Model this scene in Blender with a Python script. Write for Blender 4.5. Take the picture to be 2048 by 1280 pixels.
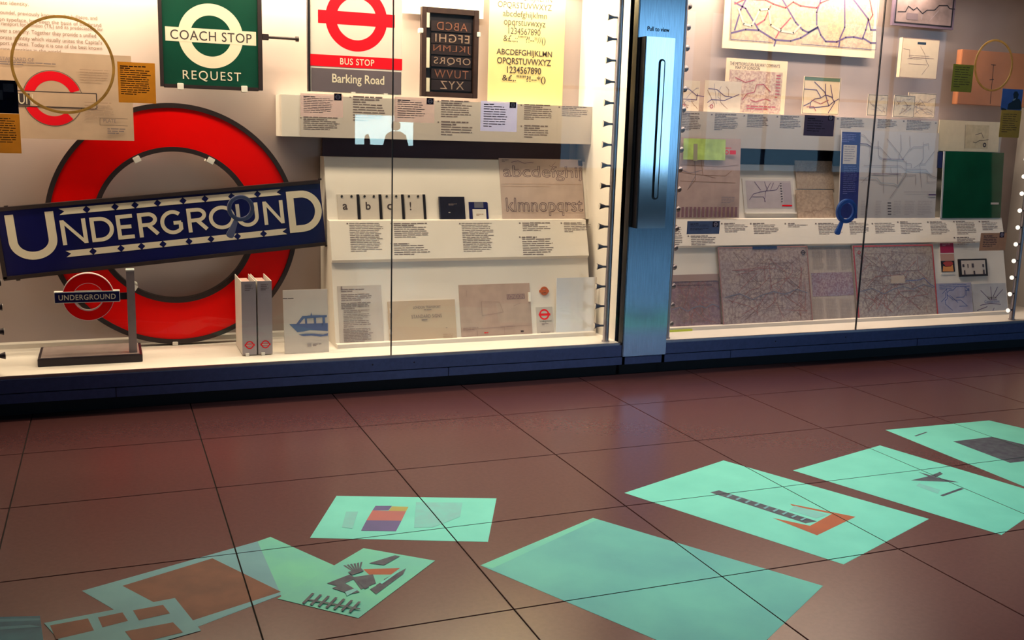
import bpy, bmesh, math, random
from mathutils import Vector, Matrix
for o in list(bpy.data.objects): bpy.data.objects.remove(o)
SCN = bpy.context.scene
COL = SCN.collection
# ------------------------------------------------------------------ camera
FPX, YAW, PITCH, ROLL = 2019.005, 0.383382, 0.181527, 0.028974
CAM = Vector((0.3323, -4.6306, 1.23))
def cam_axes():
    cy, sy, cp, sp = math.cos(YAW), math.sin(YAW), math.cos(PITCH), math.sin(PITCH)
    f = Vector((sy*cp, cy*cp, -sp)); r = Vector((cy, -sy, 0)); u = r.cross(f)
    cr, sr = math.cos(ROLL), math.sin(ROLL)
    return cr*r+sr*u, -sr*r+cr*u, f
CR, CU, CF = cam_axes()
cd = bpy.data.cameras.new('camera'); cam = bpy.data.objects.new('camera', cd); COL.objects.link(cam)
M = Matrix.Identity(4)
for i in range(3):
    M[i][0], M[i][1], M[i][2], M[i][3] = CR[i], CU[i], -CF[i], CAM[i]
cam.matrix_world = M
cd.sensor_width = 36; cd.sensor_fit = 'HORIZONTAL'; cd.lens = FPX*36/2048; cd.clip_start = .05; cd.clip_end = 100
SCN.camera = cam
# ------------------------------------------------------------------ world, lights, exposure
SCN.view_settings.view_transform = 'Standard'; SCN.view_settings.look = 'None'
SCN.view_settings.gamma = 1; SCN.view_settings.use_curve_mapping = False
SCN.view_settings.exposure = 0.0
w = bpy.data.worlds.new('world'); SCN.world = w; w.use_nodes = True
w.node_tree.nodes['Background'].inputs[0].default_value = (.25, .32, .6, 1)
w.node_tree.nodes['Background'].inputs[1].default_value = .14
def area(name, loc, size, power, color, rot=(0, 0, 0), spread=math.pi):
    l = bpy.data.lights.new(name, 'AREA'); l.shape = 'RECTANGLE'; l.size, l.size_y = size; l.energy = power; l.color = color
    l.spread = spread
    o = bpy.data.objects.new(name, l); COL.objects.link(o); o.location = loc; o.rotation_euler = rot; return o
WARM = (1, .83, .56)
area('case_washer_left', (1.3, .46, 2.02), (2.8, .10), 54, WARM)
area('case_front_light_left', (1.3, .08, 2.12), (2.8, .14), 32, WARM)
area('case_washer_right', (4.15, .44, 2.2), (1.9, .10), 25, (1, .80, .58))
area('case_front_light_right', (4.25, .08, 2.2), (2.2, .14), 20, (1, .82, .64))
def spot(name, loc, target, power, color, ang, blend=.5, rad=.05):
    l = bpy.data.lights.new(name, 'SPOT'); l.energy = power; l.color = color; l.spot_size = math.radians(ang); l.spot_blend = blend
    l.shadow_soft_size = rad
    o = bpy.data.objects.new(name, l); COL.objects.link(o); o.location = loc
    o.rotation_euler = (Vector(target)-Vector(loc)).to_track_quat('-Z', 'Y').to_euler(); return o
spot('floor_projector_light', (2.3, -2.6, 3.7), (2.2, -1.5, 0), 280, (.92, 1, .96), 62, .9)
# ------------------------------------------------------------------ pixel helpers (photo frame 2048x1280)
def ray(px, py): return CR*((px-1024)/FPX) + CU*(-(py-640)/FPX) + CF
def atY(px, py, Y): d = ray(px, py); return CAM + d*((Y-CAM.y)/d.y)
def atZ(px, py, Z=0.): d = ray(px, py); return CAM + d*((Z-CAM.z)/d.z)
# a display plane leans back: passes (Y0,Z0) and (Y1,Z1) for every X
class Plane:
    def __init__(s, y0, z0, y1, z1):
        s.y0, s.z0 = y0, z0; L = math.hypot(y1-y0, z1-z0); s.dy, s.dz = (y1-y0)/L, (z1-z0)/L
        s.a = math.atan2(s.dy, s.dz)
    def uv(s, px, py):
        d = ray(px, py); n = (0, s.dz, -s.dy)
        t = ((s.y0-CAM.y)*n[1]+(s.z0-CAM.z)*n[2])/(d.y*n[1]+d.z*n[2]); p = CAM+d*t
        return p.x, (p.y-s.y0)*s.dy+(p.z-s.z0)*s.dz
    def pt(s, u, v): return Vector((u, s.y0+v*s.dy, s.z0+v*s.dz))
def vert(y): return Plane(y, 0, y, 1)
# ------------------------------------------------------------------ materials
MATS = {}
def mat(name, col, rough=.55, metal=0., noise=0., nscale=30., col2=None, spec=.4, emit=None, estr=0., bump=0., aniso=None):
    if name in MATS: return MATS[name]
    m = bpy.data.materials.new(name); m.use_nodes = True; nt = m.node_tree; b = nt.nodes['Principled BSDF']
    b.inputs['Base Color'].default_value = (*col, 1); b.inputs['Roughness'].default_value = rough
    b.inputs['Metallic'].default_value = metal; b.inputs['Specular IOR Level'].default_value = spec
    if emit: b.inputs['Emission Color'].default_value = (*emit, 1); b.inputs['Emission Strength'].default_value = estr
    if noise or col2 or bump:
        tc = nt.nodes.new('ShaderNodeTexCoord'); n = nt.nodes.new('ShaderNodeTexNoise'); n.inputs['Scale'].default_value = nscale
        n.inputs['Detail'].default_value = 6; src = tc.outputs['Object']
        if aniso:
            mp = nt.nodes.new('ShaderNodeMapping'); mp.inputs['Scale'].default_value = aniso; nt.links.new(src, mp.inputs[0]); src = mp.outputs[0]
        nt.links.new(src, n.inputs['Vector'])
        if noise or col2:
            r = nt.nodes.new('ShaderNodeValToRGB'); c2 = col2 or tuple(max(0, c*(1-noise)) for c in col)
            r.color_ramp.elements[0].position = .35; r.color_ramp.elements[1].position = .65
            r.color_ramp.elements[0].color = (*c2, 1); r.color_ramp.elements[1].color = (*col, 1)
            nt.links.new(n.outputs['Fac'], r.inputs[0]); nt.links.new(r.outputs[0], b.inputs['Base Color'])
        if bump:
            bp = nt.nodes.new('ShaderNodeBump'); bp.inputs['Strength'].default_value = bump; bp.inputs['Distance'].default_value = .002
            nt.links.new(n.outputs['Fac'], bp.inputs['Height']); nt.links.new(bp.outputs[0], b.inputs['Normal'])
    MATS[name] = m; return m
def mapmat(name, base, c2, c3, scale=60, rough=.35):
    """dense street map: fine cells and blots of colour"""
    m = bpy.data.materials.new(name); m.use_nodes = True; nt = m.node_tree; b = nt.nodes['Principled BSDF']; b.inputs['Roughness'].default_value = rough
    tc = nt.nodes.new('ShaderNodeTexCoord'); v = nt.nodes.new('ShaderNodeTexVoronoi'); v.feature = 'DISTANCE_TO_EDGE'; v.inputs['Scale'].default_value = scale
    n = nt.nodes.new('ShaderNodeTexNoise'); n.inputs['Scale'].default_value = 9; n.inputs['Detail'].default_value = 8
    n2 = nt.nodes.new('ShaderNodeTexNoise'); n2.inputs['Scale'].default_value = scale*1.6; n2.inputs['Detail'].default_value = 4
    for k in (v, n, n2): nt.links.new(tc.outputs['Object'], k.inputs['Vector'])
    r = nt.nodes.new('ShaderNodeValToRGB'); r.color_ramp.elements[0].position = .38; r.color_ramp.elements[1].position = .6
    r.color_ramp.elements[0].color = (*c2, 1); r.color_ramp.elements[1].color = (*base, 1); nt.links.new(n.outputs['Fac'], r.inputs[0])
    mr = nt.nodes.new('ShaderNodeMapRange'); mr.inputs[1].default_value = 0; mr.inputs[2].default_value = .07; mr.inputs[3].default_value = .8; mr.inputs[4].default_value = 0
    nt.links.new(v.outputs['Distance'], mr.inputs[0])
    m2 = nt.nodes.new('ShaderNodeMapRange'); m2.inputs[1].default_value = .47; m2.inputs[2].default_value = .60; m2.inputs[3].default_value = 0; m2.inputs[4].default_value = .85
    nt.links.new(n2.outputs['Fac'], m2.inputs[0])
    mx = nt.nodes.new('ShaderNodeMath'); mx.operation = 'MAXIMUM'; nt.links.new(mr.outputs[0], mx.inputs[0]); nt.links.new(m2.outputs[0], mx.inputs[1])
    mix = nt.nodes.new('ShaderNodeMix'); mix.data_type = 'RGBA'; mix.inputs[7].default_value = (*c3, 1)
    nt.links.new(mx.outputs[0], mix.inputs[0]); nt.links.new(r.outputs[0], mix.inputs[6]); nt.links.new(mix.outputs[2], b.inputs['Base Color'])
    MATS[name] = m; return m
def glassmat(name, tint=(1, 1, 1), f0=.016):
    m = bpy.data.materials.new(name); m.use_nodes = True; nt = m.node_tree; nt.nodes.clear()
    o = nt.nodes.new('ShaderNodeOutputMaterial'); t = nt.nodes.new('ShaderNodeBsdfTransparent'); t.inputs[0].default_value = (*tint, 1)
    g = nt.nodes.new('ShaderNodeBsdfGlossy'); g.inputs['Roughness'].default_value = .0
    lw = nt.nodes.new('ShaderNodeLayerWeight'); lw.inputs[0].default_value = .5
    p = nt.nodes.new('ShaderNodeMath'); p.operation = 'POWER'; p.inputs[1].default_value = 5
    ma = nt.nodes.new('ShaderNodeMath'); ma.operation = 'MULTIPLY_ADD'; ma.inputs[1].default_value = 1-f0; ma.inputs[2].default_value = f0
    mx = nt.nodes.new('ShaderNodeMixShader')
    nt.links.new(lw.outputs['Facing'], p.inputs[0]); nt.links.new(p.outputs[0], ma.inputs[0]); nt.links.new(ma.outputs[0], mx.inputs[0])
    nt.links.new(t.outputs[0], mx.inputs[1]); nt.links.new(g.outputs[0], mx.inputs[2]); nt.links.new(mx.outputs[0], o.inputs[0]); MATS[name] = m; return m
def filmmat(name, col, alpha):
    """tinted translucent vinyl stuck on the glass"""
    m = bpy.data.materials.new(name); m.use_nodes = True; b = m.node_tree.nodes['Principled BSDF']
    b.inputs['Base Color'].default_value = (*col, 1); b.inputs['Alpha'].default_value = alpha; b.inputs['Roughness'].default_value = .35; MATS[name] = m; return m
def emat(name, col, s):
    m = bpy.data.materials.new(name); m.use_nodes = True; nt = m.node_tree; nt.nodes.clear(); o = nt.nodes.new('ShaderNodeOutputMaterial')
    e = nt.nodes.new('ShaderNodeEmission'); e.inputs[0].default_value = (*col, 1); e.inputs[1].default_value = s
    nt.links.new(e.outputs[0], o.inputs[0]); MATS[name] = m; return m
def translucent(m, fac=.6):
    nt = m.node_tree; b = nt.nodes['Principled BSDF']; o = nt.nodes['Material Output']; t = nt.nodes.new('ShaderNodeBsdfTranslucent'); mx = nt.nodes.new('ShaderNodeMixShader'); mx.inputs[0].default_value = fac
    src = b.inputs['Base Color'].links[0].from_socket if b.inputs['Base Color'].links else None
    if src: nt.links.new(src, t.inputs[0])
    else: t.inputs[0].default_value = b.inputs['Base Color'].default_value
    if b.inputs['Alpha'].default_value < 1:   # see-through film: part clear, part scattering
        tr = nt.nodes.new('ShaderNodeBsdfTransparent'); m2 = nt.nodes.new('ShaderNodeMixShader'); m2.inputs[0].default_value = b.inputs['Alpha'].default_value
        nt.links.new(tr.outputs[0], m2.inputs[1]); nt.links.new(t.outputs[0], m2.inputs[2]); nt.links.new(m2.outputs[0], o.inputs[0]); return m
    nt.links.new(b.outputs[0], mx.inputs[1]); nt.links.new(t.outputs[0], mx.inputs[2]); nt.links.new(mx.outputs[0], o.inputs[0]); return m
CASE = mat('case_white', (.80, .74, .68), .6, noise=.06, nscale=4)
CASEB = mat('case_back_panel', (.43, .345, .325), .65, noise=.10, nscale=3)
LABELM = mat('label_rail', (.58, .52, .48), .5, noise=.04, nscale=8)
INK = mat('ink', (.05, .035, .04), .6)
GREY_INK = mat('grey_ink', (.22, .17, .18), .6)
PLINTH = mat('plinth_metal', (.075, .10, .24), .40, metal=.35, noise=.12, nscale=50)
TOE = mat('toe_kick_black', (.006, .006, .012), .6, noise=.2)
STEEL = mat('brushed_steel', (.42, .52, .62), .15, metal=1, noise=.18, nscale=60, aniso=(3, 3, .15))
STEEL2 = mat('satin_steel_plate', (.96, .98, 1.0), .10, metal=1, noise=.08, nscale=60, aniso=(3, 3, .15))
ROD = mat('rod_aluminium', (.42, .38, .42), .32, metal=.9, noise=.1)
HEAD = mat('lamp_head_dark', (.10, .085, .10), .35, metal=.6, noise=.2)
LENS = mat('lamp_lens', (.9, .88, .85), .2, noise=.05, emit=(1, .92, .8), estr=.9)
BLACK = mat('black_paint', (.012, .010, .016), .4, noise=.3)
RED = mat('enamel_red', (.88, .002, .001), .35, noise=.06, nscale=3, spec=.15)
PRED = mat('print_red', (.82, .006, .018), .45, spec=.2)
NAVY = mat('enamel_navy', (.003, .004, .085), .35, noise=.25, nscale=4)
CREAM = mat('enamel_cream', (.80, .72, .56), .35, noise=.06, nscale=6)
BRONZE = mat('bronze_frame', (.028, .016, .018), .5, metal=.0, noise=.3, nscale=12)
GREEN = mat('enamel_green', (.003, .062, .036), .35, noise=.25, nscale=5)
WHITE = mat('white_plastic', (.85, .82, .76), .45, noise=.04)
PAPERW = mat('paper_white', (.72, .67, .62), .6, noise=.05, nscale=10)
PAPERG = mat('paper_grey', (.56, .50, .47), .6, noise=.08, nscale=10)
TAN = mat('paper_tan', (.60, .42, .30), .6, noise=.12, nscale=12)
TAN2 = mat('paper_brown', (.48, .35, .30), .6, noise=.14, nscale=14)
GLASS = glassmat('case_glass')
# ------------------------------------------------------------------ mesh helpers
def mesh(name, vs, fs, m, parent=None, smooth=False):
    me = bpy.data.meshes.new(name); me.from_pydata([tuple(v) for v in vs], [], fs); me.update()
    if m: me.materials.append(m)
    if smooth:
        for p in me.polygons: p.use_smooth = True
    o = bpy.data.objects.new(name, me); COL.objects.link(o)
    if parent: o.parent = parent
    return o
def tag(o, label=None, cat=None, group=None, kind=None):
    if label: o['label'] = label
    if cat: o['category'] = cat
    if group: o['group'] = group
    if kind: o['kind'] = kind
    return o
def box(name, x0, x1, y0, y1, z0, z1, m, parent=None, bev=0.):
    bm = bmesh.new()
    vs = [bm.verts.new((x, y, z)) for x in (x0, x1) for y in (y0, y1) for z in (z0, z1)]
    for f in ((0, 1, 3, 2), (4, 6, 7, 5), (0, 4, 5, 1), (2, 3, 7, 6), (0, 2, 6, 4), (1, 5, 7, 3)): bm.faces.new([vs[i] for i in f])
    bmesh.ops.recalc_face_normals(bm, faces=bm.faces)
    if bev: bmesh.ops.bevel(bm, geom=bm.edges[:], offset=bev, segments=2, affect='EDGES')
    me = bpy.data.meshes.new(name); bm.to_mesh(me); bm.free(); me.materials.append(m)
    o = bpy.data.objects.new(name, me); COL.objects.link(o)
    if parent: o.parent = parent
    return o
def plate(name, pts, yf, t, m, parent=None):
    """polygon pts (x,z) whose front face is at y=yf, extruded back by t"""
    n = len(pts); vs = [(x, yf, z) for x, z in pts]
    if t <= 0: return mesh(name, vs, [tuple(range(n))], m, parent)
    vs += [(x, yf+t, z) for x, z in pts]
    fs = [tuple(range(n)), tuple(range(2*n-1, n-1, -1))]+[(i, i+n, (i+1) % n+n, (i+1) % n) for i in range(n)]
    o = mesh(name, vs, fs, m, parent); bm = bmesh.new(); bm.from_mesh(o.data); bmesh.ops.recalc_face_normals(bm, faces=bm.faces); bm.to_mesh(o.data); bm.free(); return o
def annulus(name, cx, cz, ro, ri, yf, t, m, parent=None, n=72, a0=0., a1=2*math.pi, sx=1.):
    vs = []; fs = []; full = abs(a1-a0-2*math.pi) < 1e-6; k = n if full else n+1
    for i in range(k):
        a = a0+(a1-a0)*i/n; c, s = math.cos(a), math.sin(a)
        vs += [(cx+ro*c*sx, yf, cz+ro*s), (cx+ri*c*sx, yf, cz+ri*s)]
        if t > 0: vs += [(cx+ro*c*sx, yf+t, cz+ro*s), (cx+ri*c*sx, yf+t, cz+ri*s)]
    st = 4 if t > 0 else 2
    for i in range(n):
        a, b = i*st, ((i+1) % k)*st
        fs.append((a, b, b+1, a+1))
        if t > 0: fs += [(a+2, a+3, b+3, b+2), (a, a+2, b+2, b), (a+1, b+1, b+3, a+3)]
    if t > 0 and not full:
        e = (k-1)*4; fs += [(0, 1, 3, 2), (e, e+2, e+3, e+1)]
    o = mesh(name, vs, fs, m, parent)
    if t > 0:
        bm = bmesh.new(); bm.from_mesh(o.data); bmesh.ops.recalc_face_normals(bm, faces=bm.faces); bm.to_mesh(o.data); bm.free()
    return o
def disc(name, cx, cz, r, yf, t, m, parent=None, n=32):
    return plate(name, [(cx+r*math.cos(2*math.pi*i/n), cz+r*math.sin(2*math.pi*i/n)) for i in range(n)], yf, t, m, parent)
def cyl(name, p0, p1, r0, r1, m, parent=None, n=16, caps=True):
    p0, p1 = Vector(p0), Vector(p1); d = (p1-p0).normalized(); a = d.orthogonal().normalized(); b = d.cross(a); vs = []; fs = []
    for p, r in ((p0, r0), (p1, r1)):
        for i in range(n):
            t = 2*math.pi*i/n; vs.append(p+(a*math.cos(t)+b*math.sin(t))*r)
    for i in range(n): fs.append((i, (i+1) % n, (i+1) % n+n, i+n))
    if caps: fs += [tuple(range(n-1, -1, -1)), tuple(range(n, 2*n))]
    return mesh(name, vs, fs, m, parent)
def strips(name, segs, wd, yf, m, parent):
    """flat printed lines: segs = list of polylines of (x,z)"""
    vs = []; fs = []
    for pl in segs:
        for (x0, z0), (x1, z1) in zip(pl, pl[1:]):
            L = math.hypot(x1-x0, z1-z0)
            if L < 1e-6: continue
            nx, nz = -(z1-z0)/L*wd/2, (x1-x0)/L*wd/2; ex, ez = (x1-x0)/L*wd*.3, (z1-z0)/L*wd*.3; k = len(vs)
            vs += [(x0-ex+nx, yf, z0-ez+nz), (x0-ex-nx, yf, z0-ez-nz), (x1+ex-nx, yf, z1+ez-nz), (x1+ex+nx, yf, z1+ez+nz)]; fs.append((k, k+1, k+2, k+3))
    return mesh(name, vs, fs, m, parent)
TXC = {}
def text_mesh(body, outline=0., bold=0., sp=1.):
    key = (body, outline, bold, sp)
    if key in TXC: return TXC[key]
    c = bpy.data.curves.new('t', 'FONT'); c.body = body; c.resolution_u = 4; c.offset = bold; c.space_character = sp
    if outline: c.fill_mode = 'NONE'; c.bevel_depth = outline; c.bevel_resolution = 0
    o = bpy.data.objects.new('t', c); COL.objects.link(o); dg = bpy.context.evaluated_depsgraph_get()
    me = bpy.data.meshes.new_from_object(o.evaluated_get(dg)); bpy.data.objects.remove(o)
    vs = [v.co.copy() for v in me.vertices]; fs = [tuple(p.vertices) for p in me.polygons]; bpy.data.meshes.remove(me)
    if not vs: vs = [Vector((0, 0, 0))]
    x0, x1 = min(v.x for v in vs), max(v.x for v in vs); y0, y1 = min(v.y for v in vs), max(v.y for v in vs)
    TXC[key] = ([((v.x-x0)/(x1-x0+1e-9), (v.y-y0)/(y1-y0+1e-9)) for v in vs], fs); return TXC[key]
# ------------------------------------------------------------------ Thing: an Empty standing on a plane, drawn in photo coordinates
class Thing:
    def __init__(s, name, label, cat, plane, xl, xr, yt, yb, group=None, roty=0., lift=0.):
        s.p = plane; xm, ym = (xl+xr)/2, (yt+yb)/2
        u0, u1 = plane.uv(xl, ym)[0], plane.uv(xr, ym)[0]; v1, v0 = plane.uv(xm, yt)[1], plane.uv(xm, yb)[1]
        s.u, s.v, s.w, s.h, s.ry = (u0+u1)/2, v0, u1-u0, v1-v0, roty
        s.t = .003; s.root = bpy.data.objects.new(name, None); s.root.empty_display_size = .05; COL.objects.link(s.root)
        n = Vector((0, -plane.dz, plane.dy))
        s.root.location = plane.pt(s.u, s.v)+n*lift
        s.root.rotation_euler = (-plane.a, -roty, 0) if not roty else (Matrix.Rotation(-plane.a, 3, 'X') @ Matrix.Rotation(-roty, 3, 'Y')).to_euler()
        tag(s.root, label, cat, group); s.k = 0
    def L(s, px, py):
        u, v = s.p.uv(px, py); x, z = u-s.u, v-s.v
        if s.ry: c, q = math.cos(s.ry), math.sin(s.ry); x, z = x*c+z*q, -x*q+z*c
        return x, z
    def R(s, xl, xr, yt, yb):
        xm, ym = (xl+xr)/2, (yt+yb)/2
        return s.L(xl, ym)[0], s.L(xr, ym)[0], s.L(xm, yb)[1], s.L(xm, yt)[1]
    def lay(s): s.k += 1; return -s.t-.0005*s.k
    def sheet(s, m, t=.003, name='sheet', bev=0):
        s.t = t; return box(name, -s.w/2, s.w/2, -t, 0, 0, s.h, m, s.root, bev)
    def rect(s, name, xl, xr, yt, yb, m, t=0.):
        x0, x1, z0, z1 = s.R(xl, xr, yt, yb); return plate(name, [(x0, z0), (x1, z0), (x1, z1), (x0, z1)], s.lay()-t, t, m, s.root)
    def frect(s, name, a, b, c, d, m, t=0.):
        """fractions of the sheet, top-left origin"""
        x0, x1 = (a-.5)*s.w, (b-.5)*s.w; z1, z0 = (1-c)*s.h, (1-d)*s.h
        return plate(name, [(x0, z0), (x1, z0), (x1, z1), (x0, z1)], s.lay()-t, t, m, s.root)
    def poly(s, name, pts, m, t=0.): return plate(name, [s.L(*p) for p in pts], s.lay()-t, t, m, s.root)
    def ring(s, name, px, py, ro, ri, m, t=0.):
        x, z = s.L(px, py); k = abs(s.L(px+10, py)[0]-x)/10; return annulus(name, x, z, ro*k, ri*k, s.lay()-t, t, m, s.root)
    def lines(s, name, segs, wd, m): return strips(name, [[s.L(*p) for p in q] for q in segs], wd, s.lay(), m, s.root)
    def flines(s, name, segs, wd, m): return strips(name, [[((a-.5)*s.w, (1-b)*s.h) for a, b in q] for q in segs], wd, s.lay(), m, s.root)
    def border(s, name, inset, wd, m):
        a, b = s.w/2-inset, s.h-inset; return strips(name, [[(-a, inset), (a, inset), (a, b), (-a, b), (-a, inset)]], wd, s.lay(), m, s.root)
    def txt(s, body, xl, xr, yt, yb, m, bold=0., mirror=False, outline=0., name='lettering', t=0., sp=1.):
        x0, x1, z0, z1 = s.R(xl, xr, yt, yb); vs, fs = text_mesh(body, outline, bold, sp); y = s.lay()
        if mirror: x0, x1 = x1, x0
        return mesh(name, [(x0+(x1-x0)*a, y-t, z0+(z1-z0)*b) for a, b in vs], fs, m, s.root)
    def block(s, xl, xr, yt, yb, n, m, seed=0, name='printed_text', head=0, fill=.5, cen=False):
        x0, x1, z0, z1 = s.R(xl, xr, yt, yb); return text_block(name, x0, x1, z0, z1, n, s.lay(), m, s.root, seed, head, fill, cen)
def text_block(name, x0, x1, z0, z1, n, y, m, parent, seed=0, head=0, fill=.5, cen=False):
    rd = random.Random(seed*77+n); vs = []; fs = []; ph = (z1-z0)/n
    for i in range(n):
        W = (x1-x0)*(rd.uniform(.82, 1) if i not in (n-1, head-1) else rd.uniform(.3, .7)); zt = z1-i*ph; hh = ph*(fill+(.16 if i < head else 0)); x = x0+((x1-x0-W)/2 if cen else 0); xe = x+W
        while x < xe:
            ww = min(rd.uniform(1.2, 4.5)*ph, xe-x); zz = rd.uniform(-.06, .06)*ph; k = len(vs)
            vs += [(x, y, zt-hh+zz), (x+ww, y, zt-hh+zz), (x+ww, y, zt+zz), (x, y, zt+zz)]; fs.append((k, k+1, k+2, k+3)); x += ww+ph*.35
    return mesh(name, vs, fs, m, parent)
def empty(name, loc, label=None, cat=None, group=None):
    o = bpy.data.objects.new(name, None); o.empty_display_size = .05; COL.objects.link(o); o.location = loc; tag(o, label, cat, group); return o
# ================================================================== SETTING
TX, TY = .64268, .58526
FLOORM = mat('floor_tile_brown', (.136, .050, .052), .27, noise=.08, nscale=70, spec=.5)
FLOORM.node_tree.nodes['Principled BSDF'].inputs['IOR'].default_value = 1.42
JOINT = mat('floor_joint', (.012, .008, .010), .8, noise=.2)
floor = tag(box('floor', -4, 17, -10, .62, -.06, -.006, JOINT), 'polished brown stone floor with thin dark joints', None, kind='structure')
I0, I1, J0, J1 = -2, 12, 0, 7
gap = .0022
tile_me = None
for i in range(I0, I1):
    for j in range(J0, J1):
        x, y = i*TX, -j*TY
        if tile_me is None:
            t = box('tile', gap, TX-gap, -TY+gap, -gap, -.006, 0, FLOORM, floor, .0008); tile_me = t.data
        else:
            t = bpy.data.objects.new('tile', tile_me); COL.objects.link(t); t.parent = floor
        t.location = (x, y, 0)
xa, xb, ya, yb = I0*TX, I1*TX, -J1*TY, 0
for (a, b, c, d) in ((-4, xa, -10, .6), (xb, 17, -10, .6), (xa, xb, -10, ya)):
    tag(box('distant_tiling', a, b, c, d, -.006, 0, FLOORM, floor), kind='stuff')
WALLM = mat('room_wall_dark', (.05, .055, .085), .8, noise=.1, nscale=2)
tag(box('ceiling', -4, 17, -10, .7, 3.8, 3.9, WALLM), kind='structure')
tag(box('wall_left', -4.1, -4, -10, .7, 0, 3.8, WALLM), kind='structure')
tag(box('wall_right', 17, 17.1, -10, .7, 0, 3.8, WALLM), kind='structure')
wb = tag(box('wall_back', -4, 17, -10.1, -10, 0, 3.8, WALLM), kind='structure')
# tall daylight windows in the wall behind the visitor
SKYM = emat('daylight_pane', (.32, .66, 1.0), 2.4)
FRAMEM = mat('window_frame_metal', (.05, .06, .08), .5, noise=.1)
for k, (a, b) in enumerate(((6.9, 9.2), (9.5, 11.8), (12.1, 14.4))):
    wn = tag(bpy.data.objects.new('window_%d' % (k+1), None), kind='structure'); COL.objects.link(wn); wn.location = (0, 0, 0)
    for (c, d) in ((.75, 1.95), (2.0, 3.25)):
        for (e, f) in ((a, (a+b)/2-.03), ((a+b)/2+.03, b)): box('pane', e, f, -9.99, -9.97, c, d, SKYM, wn)
    box('window_frame', a-.06, a, -10, -9.93, .69, 3.31, FRAMEM, wn); box('window_frame', b, b+.06, -10, -9.93, .69, 3.31, FRAMEM, wn)
    box('window_frame', a, b, -10, -9.93, .69, .75, FRAMEM, wn); box('window_frame', a, b, -10, -9.93, 3.25, 3.31, FRAMEM, wn)
    box('mullion', (a+b)/2-.03, (a+b)/2+.03, -10, -9.93, .75, 3.25, FRAMEM, wn); box('transom', a, b, -10, -9.94, 1.95, 2.0, FRAMEM, wn)
# wall screen whose reflection shows in the left glass
sc = empty('wall_screen', (4.1, -9.98, 1.24), 'bright projection screen on the wall behind the viewer, reflected in the glass', 'screen')
box('screen_frame', -.46, .46, -.0, .03, -.24, .24, BLACK, sc); box('screen_panel', -.43, .43, .03, .036, -.21, .21, emat('screen_glow', (.62, .95, 1.0), 26.0), sc)
SIL = mat('screen_silhouette', (.02, .02, .035), .7, noise=.1)
plate('shown_figure', [(-.02, -.21), (.02, -.06), (.10, -.01), (.24, -.01), (.32, -.06), (.36, -.21)], .0365, .004, SIL, sc); disc('shown_head', .17, .07, .07, .0365, .004, SIL, sc); plate('shown_figure', [(-.30, -.21), (-.29, -.10), (-.27, -.06), (-.24, -.06), (-.22, -.10), (-.21, -.21)], .0365, .004, SIL, sc)
# ---------------------------------------------------------------- display cases (shared heights)
ZS, YB, YG = .175, .58, -.05
ZTOP = 2.3
XL0, XL1, XR0, XR1 = -.21, 2.795, 3.05, 6.1
# YZ profile of the stepped lectern inside each case
def lectern_profile(low_top, strip_bot):
    return [(.165, ZS), (.165, .195), (.205, .195), low_top, strip_bot, (.345, .785), (.392, .787), (.472, 1.095), (.57, 1.095), (.57, ZS)]
PROF_L = lectern_profile((.300, .580), (.285, .596))
PROF_R = lectern_profile((.312, .625), (.298, .638))
LL = Plane(.205, .196, *PROF_L[3]); LS = Plane(*PROF_L[4], .345, .785); LU = Plane(.392, .788, .472, 1.095)
RL = Plane(.205, .196, *PROF_R[3]); RS = Plane(*PROF_R[4], .345, .785); RU = LU
RV = Plane(.352, .786, .385, 1.25)
def prism_x(name, prof, x0, x1, m, parent):
    n = len(prof); vs = [(x0, y, z) for y, z in prof]+[(x1, y, z) for y, z in prof]
    fs = [tuple(range(n)), tuple(range(2*n-1, n-1, -1))]+[(i, (i+1) % n, (i+1) % n+n, i+n) for i in range(n)]
    o = mesh(name, vs, fs, m, parent); bm = bmesh.new(); bm.from_mesh(o.data); bmesh.ops.recalc_face_normals(bm, faces=bm.faces); bm.to_mesh(o.data); bm.free(); return o
def make_case(label, x0, x1, panels, seam, screws):
    c = empty('display_case', (0, 0, 0), label, 'display case')
    box('back_panel', x0, x1, YB, YB+.03, ZS, ZTOP, CASEB, c)
    box('skirting', x0, x1 if False else x1, YB-.055, YB, ZS, ZS+.022, CASE, c)
    box('case_floor', x0, x1, YG-.008, YB+.03, ZS-.02, ZS, CASE, c)
    box('side_panel', x0-.02, x0, YG, YB+.03, ZS-.02, ZTOP, CASE, c); box('side_panel', x1, x1+.02, YG, YB+.03, ZS-.02, ZTOP, CASE, c)
    box('case_roof', x0-.02, x1+.02, YG, YB+.03, ZTOP, ZTOP+.03, CASE, c)
    box('fascia', x0-.02, x1+.02, YG-.03, YG, 2.13, 3.8, PLINTH, c)
    for a, b in ((x0, seam-.0025), (seam+.0025, x1)): box('glass_pane', a, b, YG, YG+.008, ZS+.001, 2.13, GLASS, c)
    box('glass_joint', seam-.0024, seam+.0024, YG-.001, YG+.009, ZS, 2.13, BLACK, c)
    box('glazing_bead', x0, x1, YG-.012, YG-.0005, ZS-.008, ZS+.004, ROD, c)
    box('plinth_rail', x0-.02, x1+.02, -.072, YG-.009, .109, ZS-.008, PLINTH, c, .001)
    xs = [x0-.02]+panels+[x1+.02]
    for a, b in zip(xs, xs[1:]): box('plinth_panel', a+.0015, b-.0015, -.072, -.02, .064, .105, PLINTH, c, .001)
    box('plinth_core', x0-.02, x1+.02, -.060, .55, .062, ZS-.021, TOE, c)
    box('toe_kick', x0-.02, x1+.02, -.014, .50, 0, .062, TOE, c)
    for px in screws: cyl('screw', (px, -.0726, .142), (px, -.071, .142), .004, .004, BLACK, c, 10)
    return c
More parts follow.
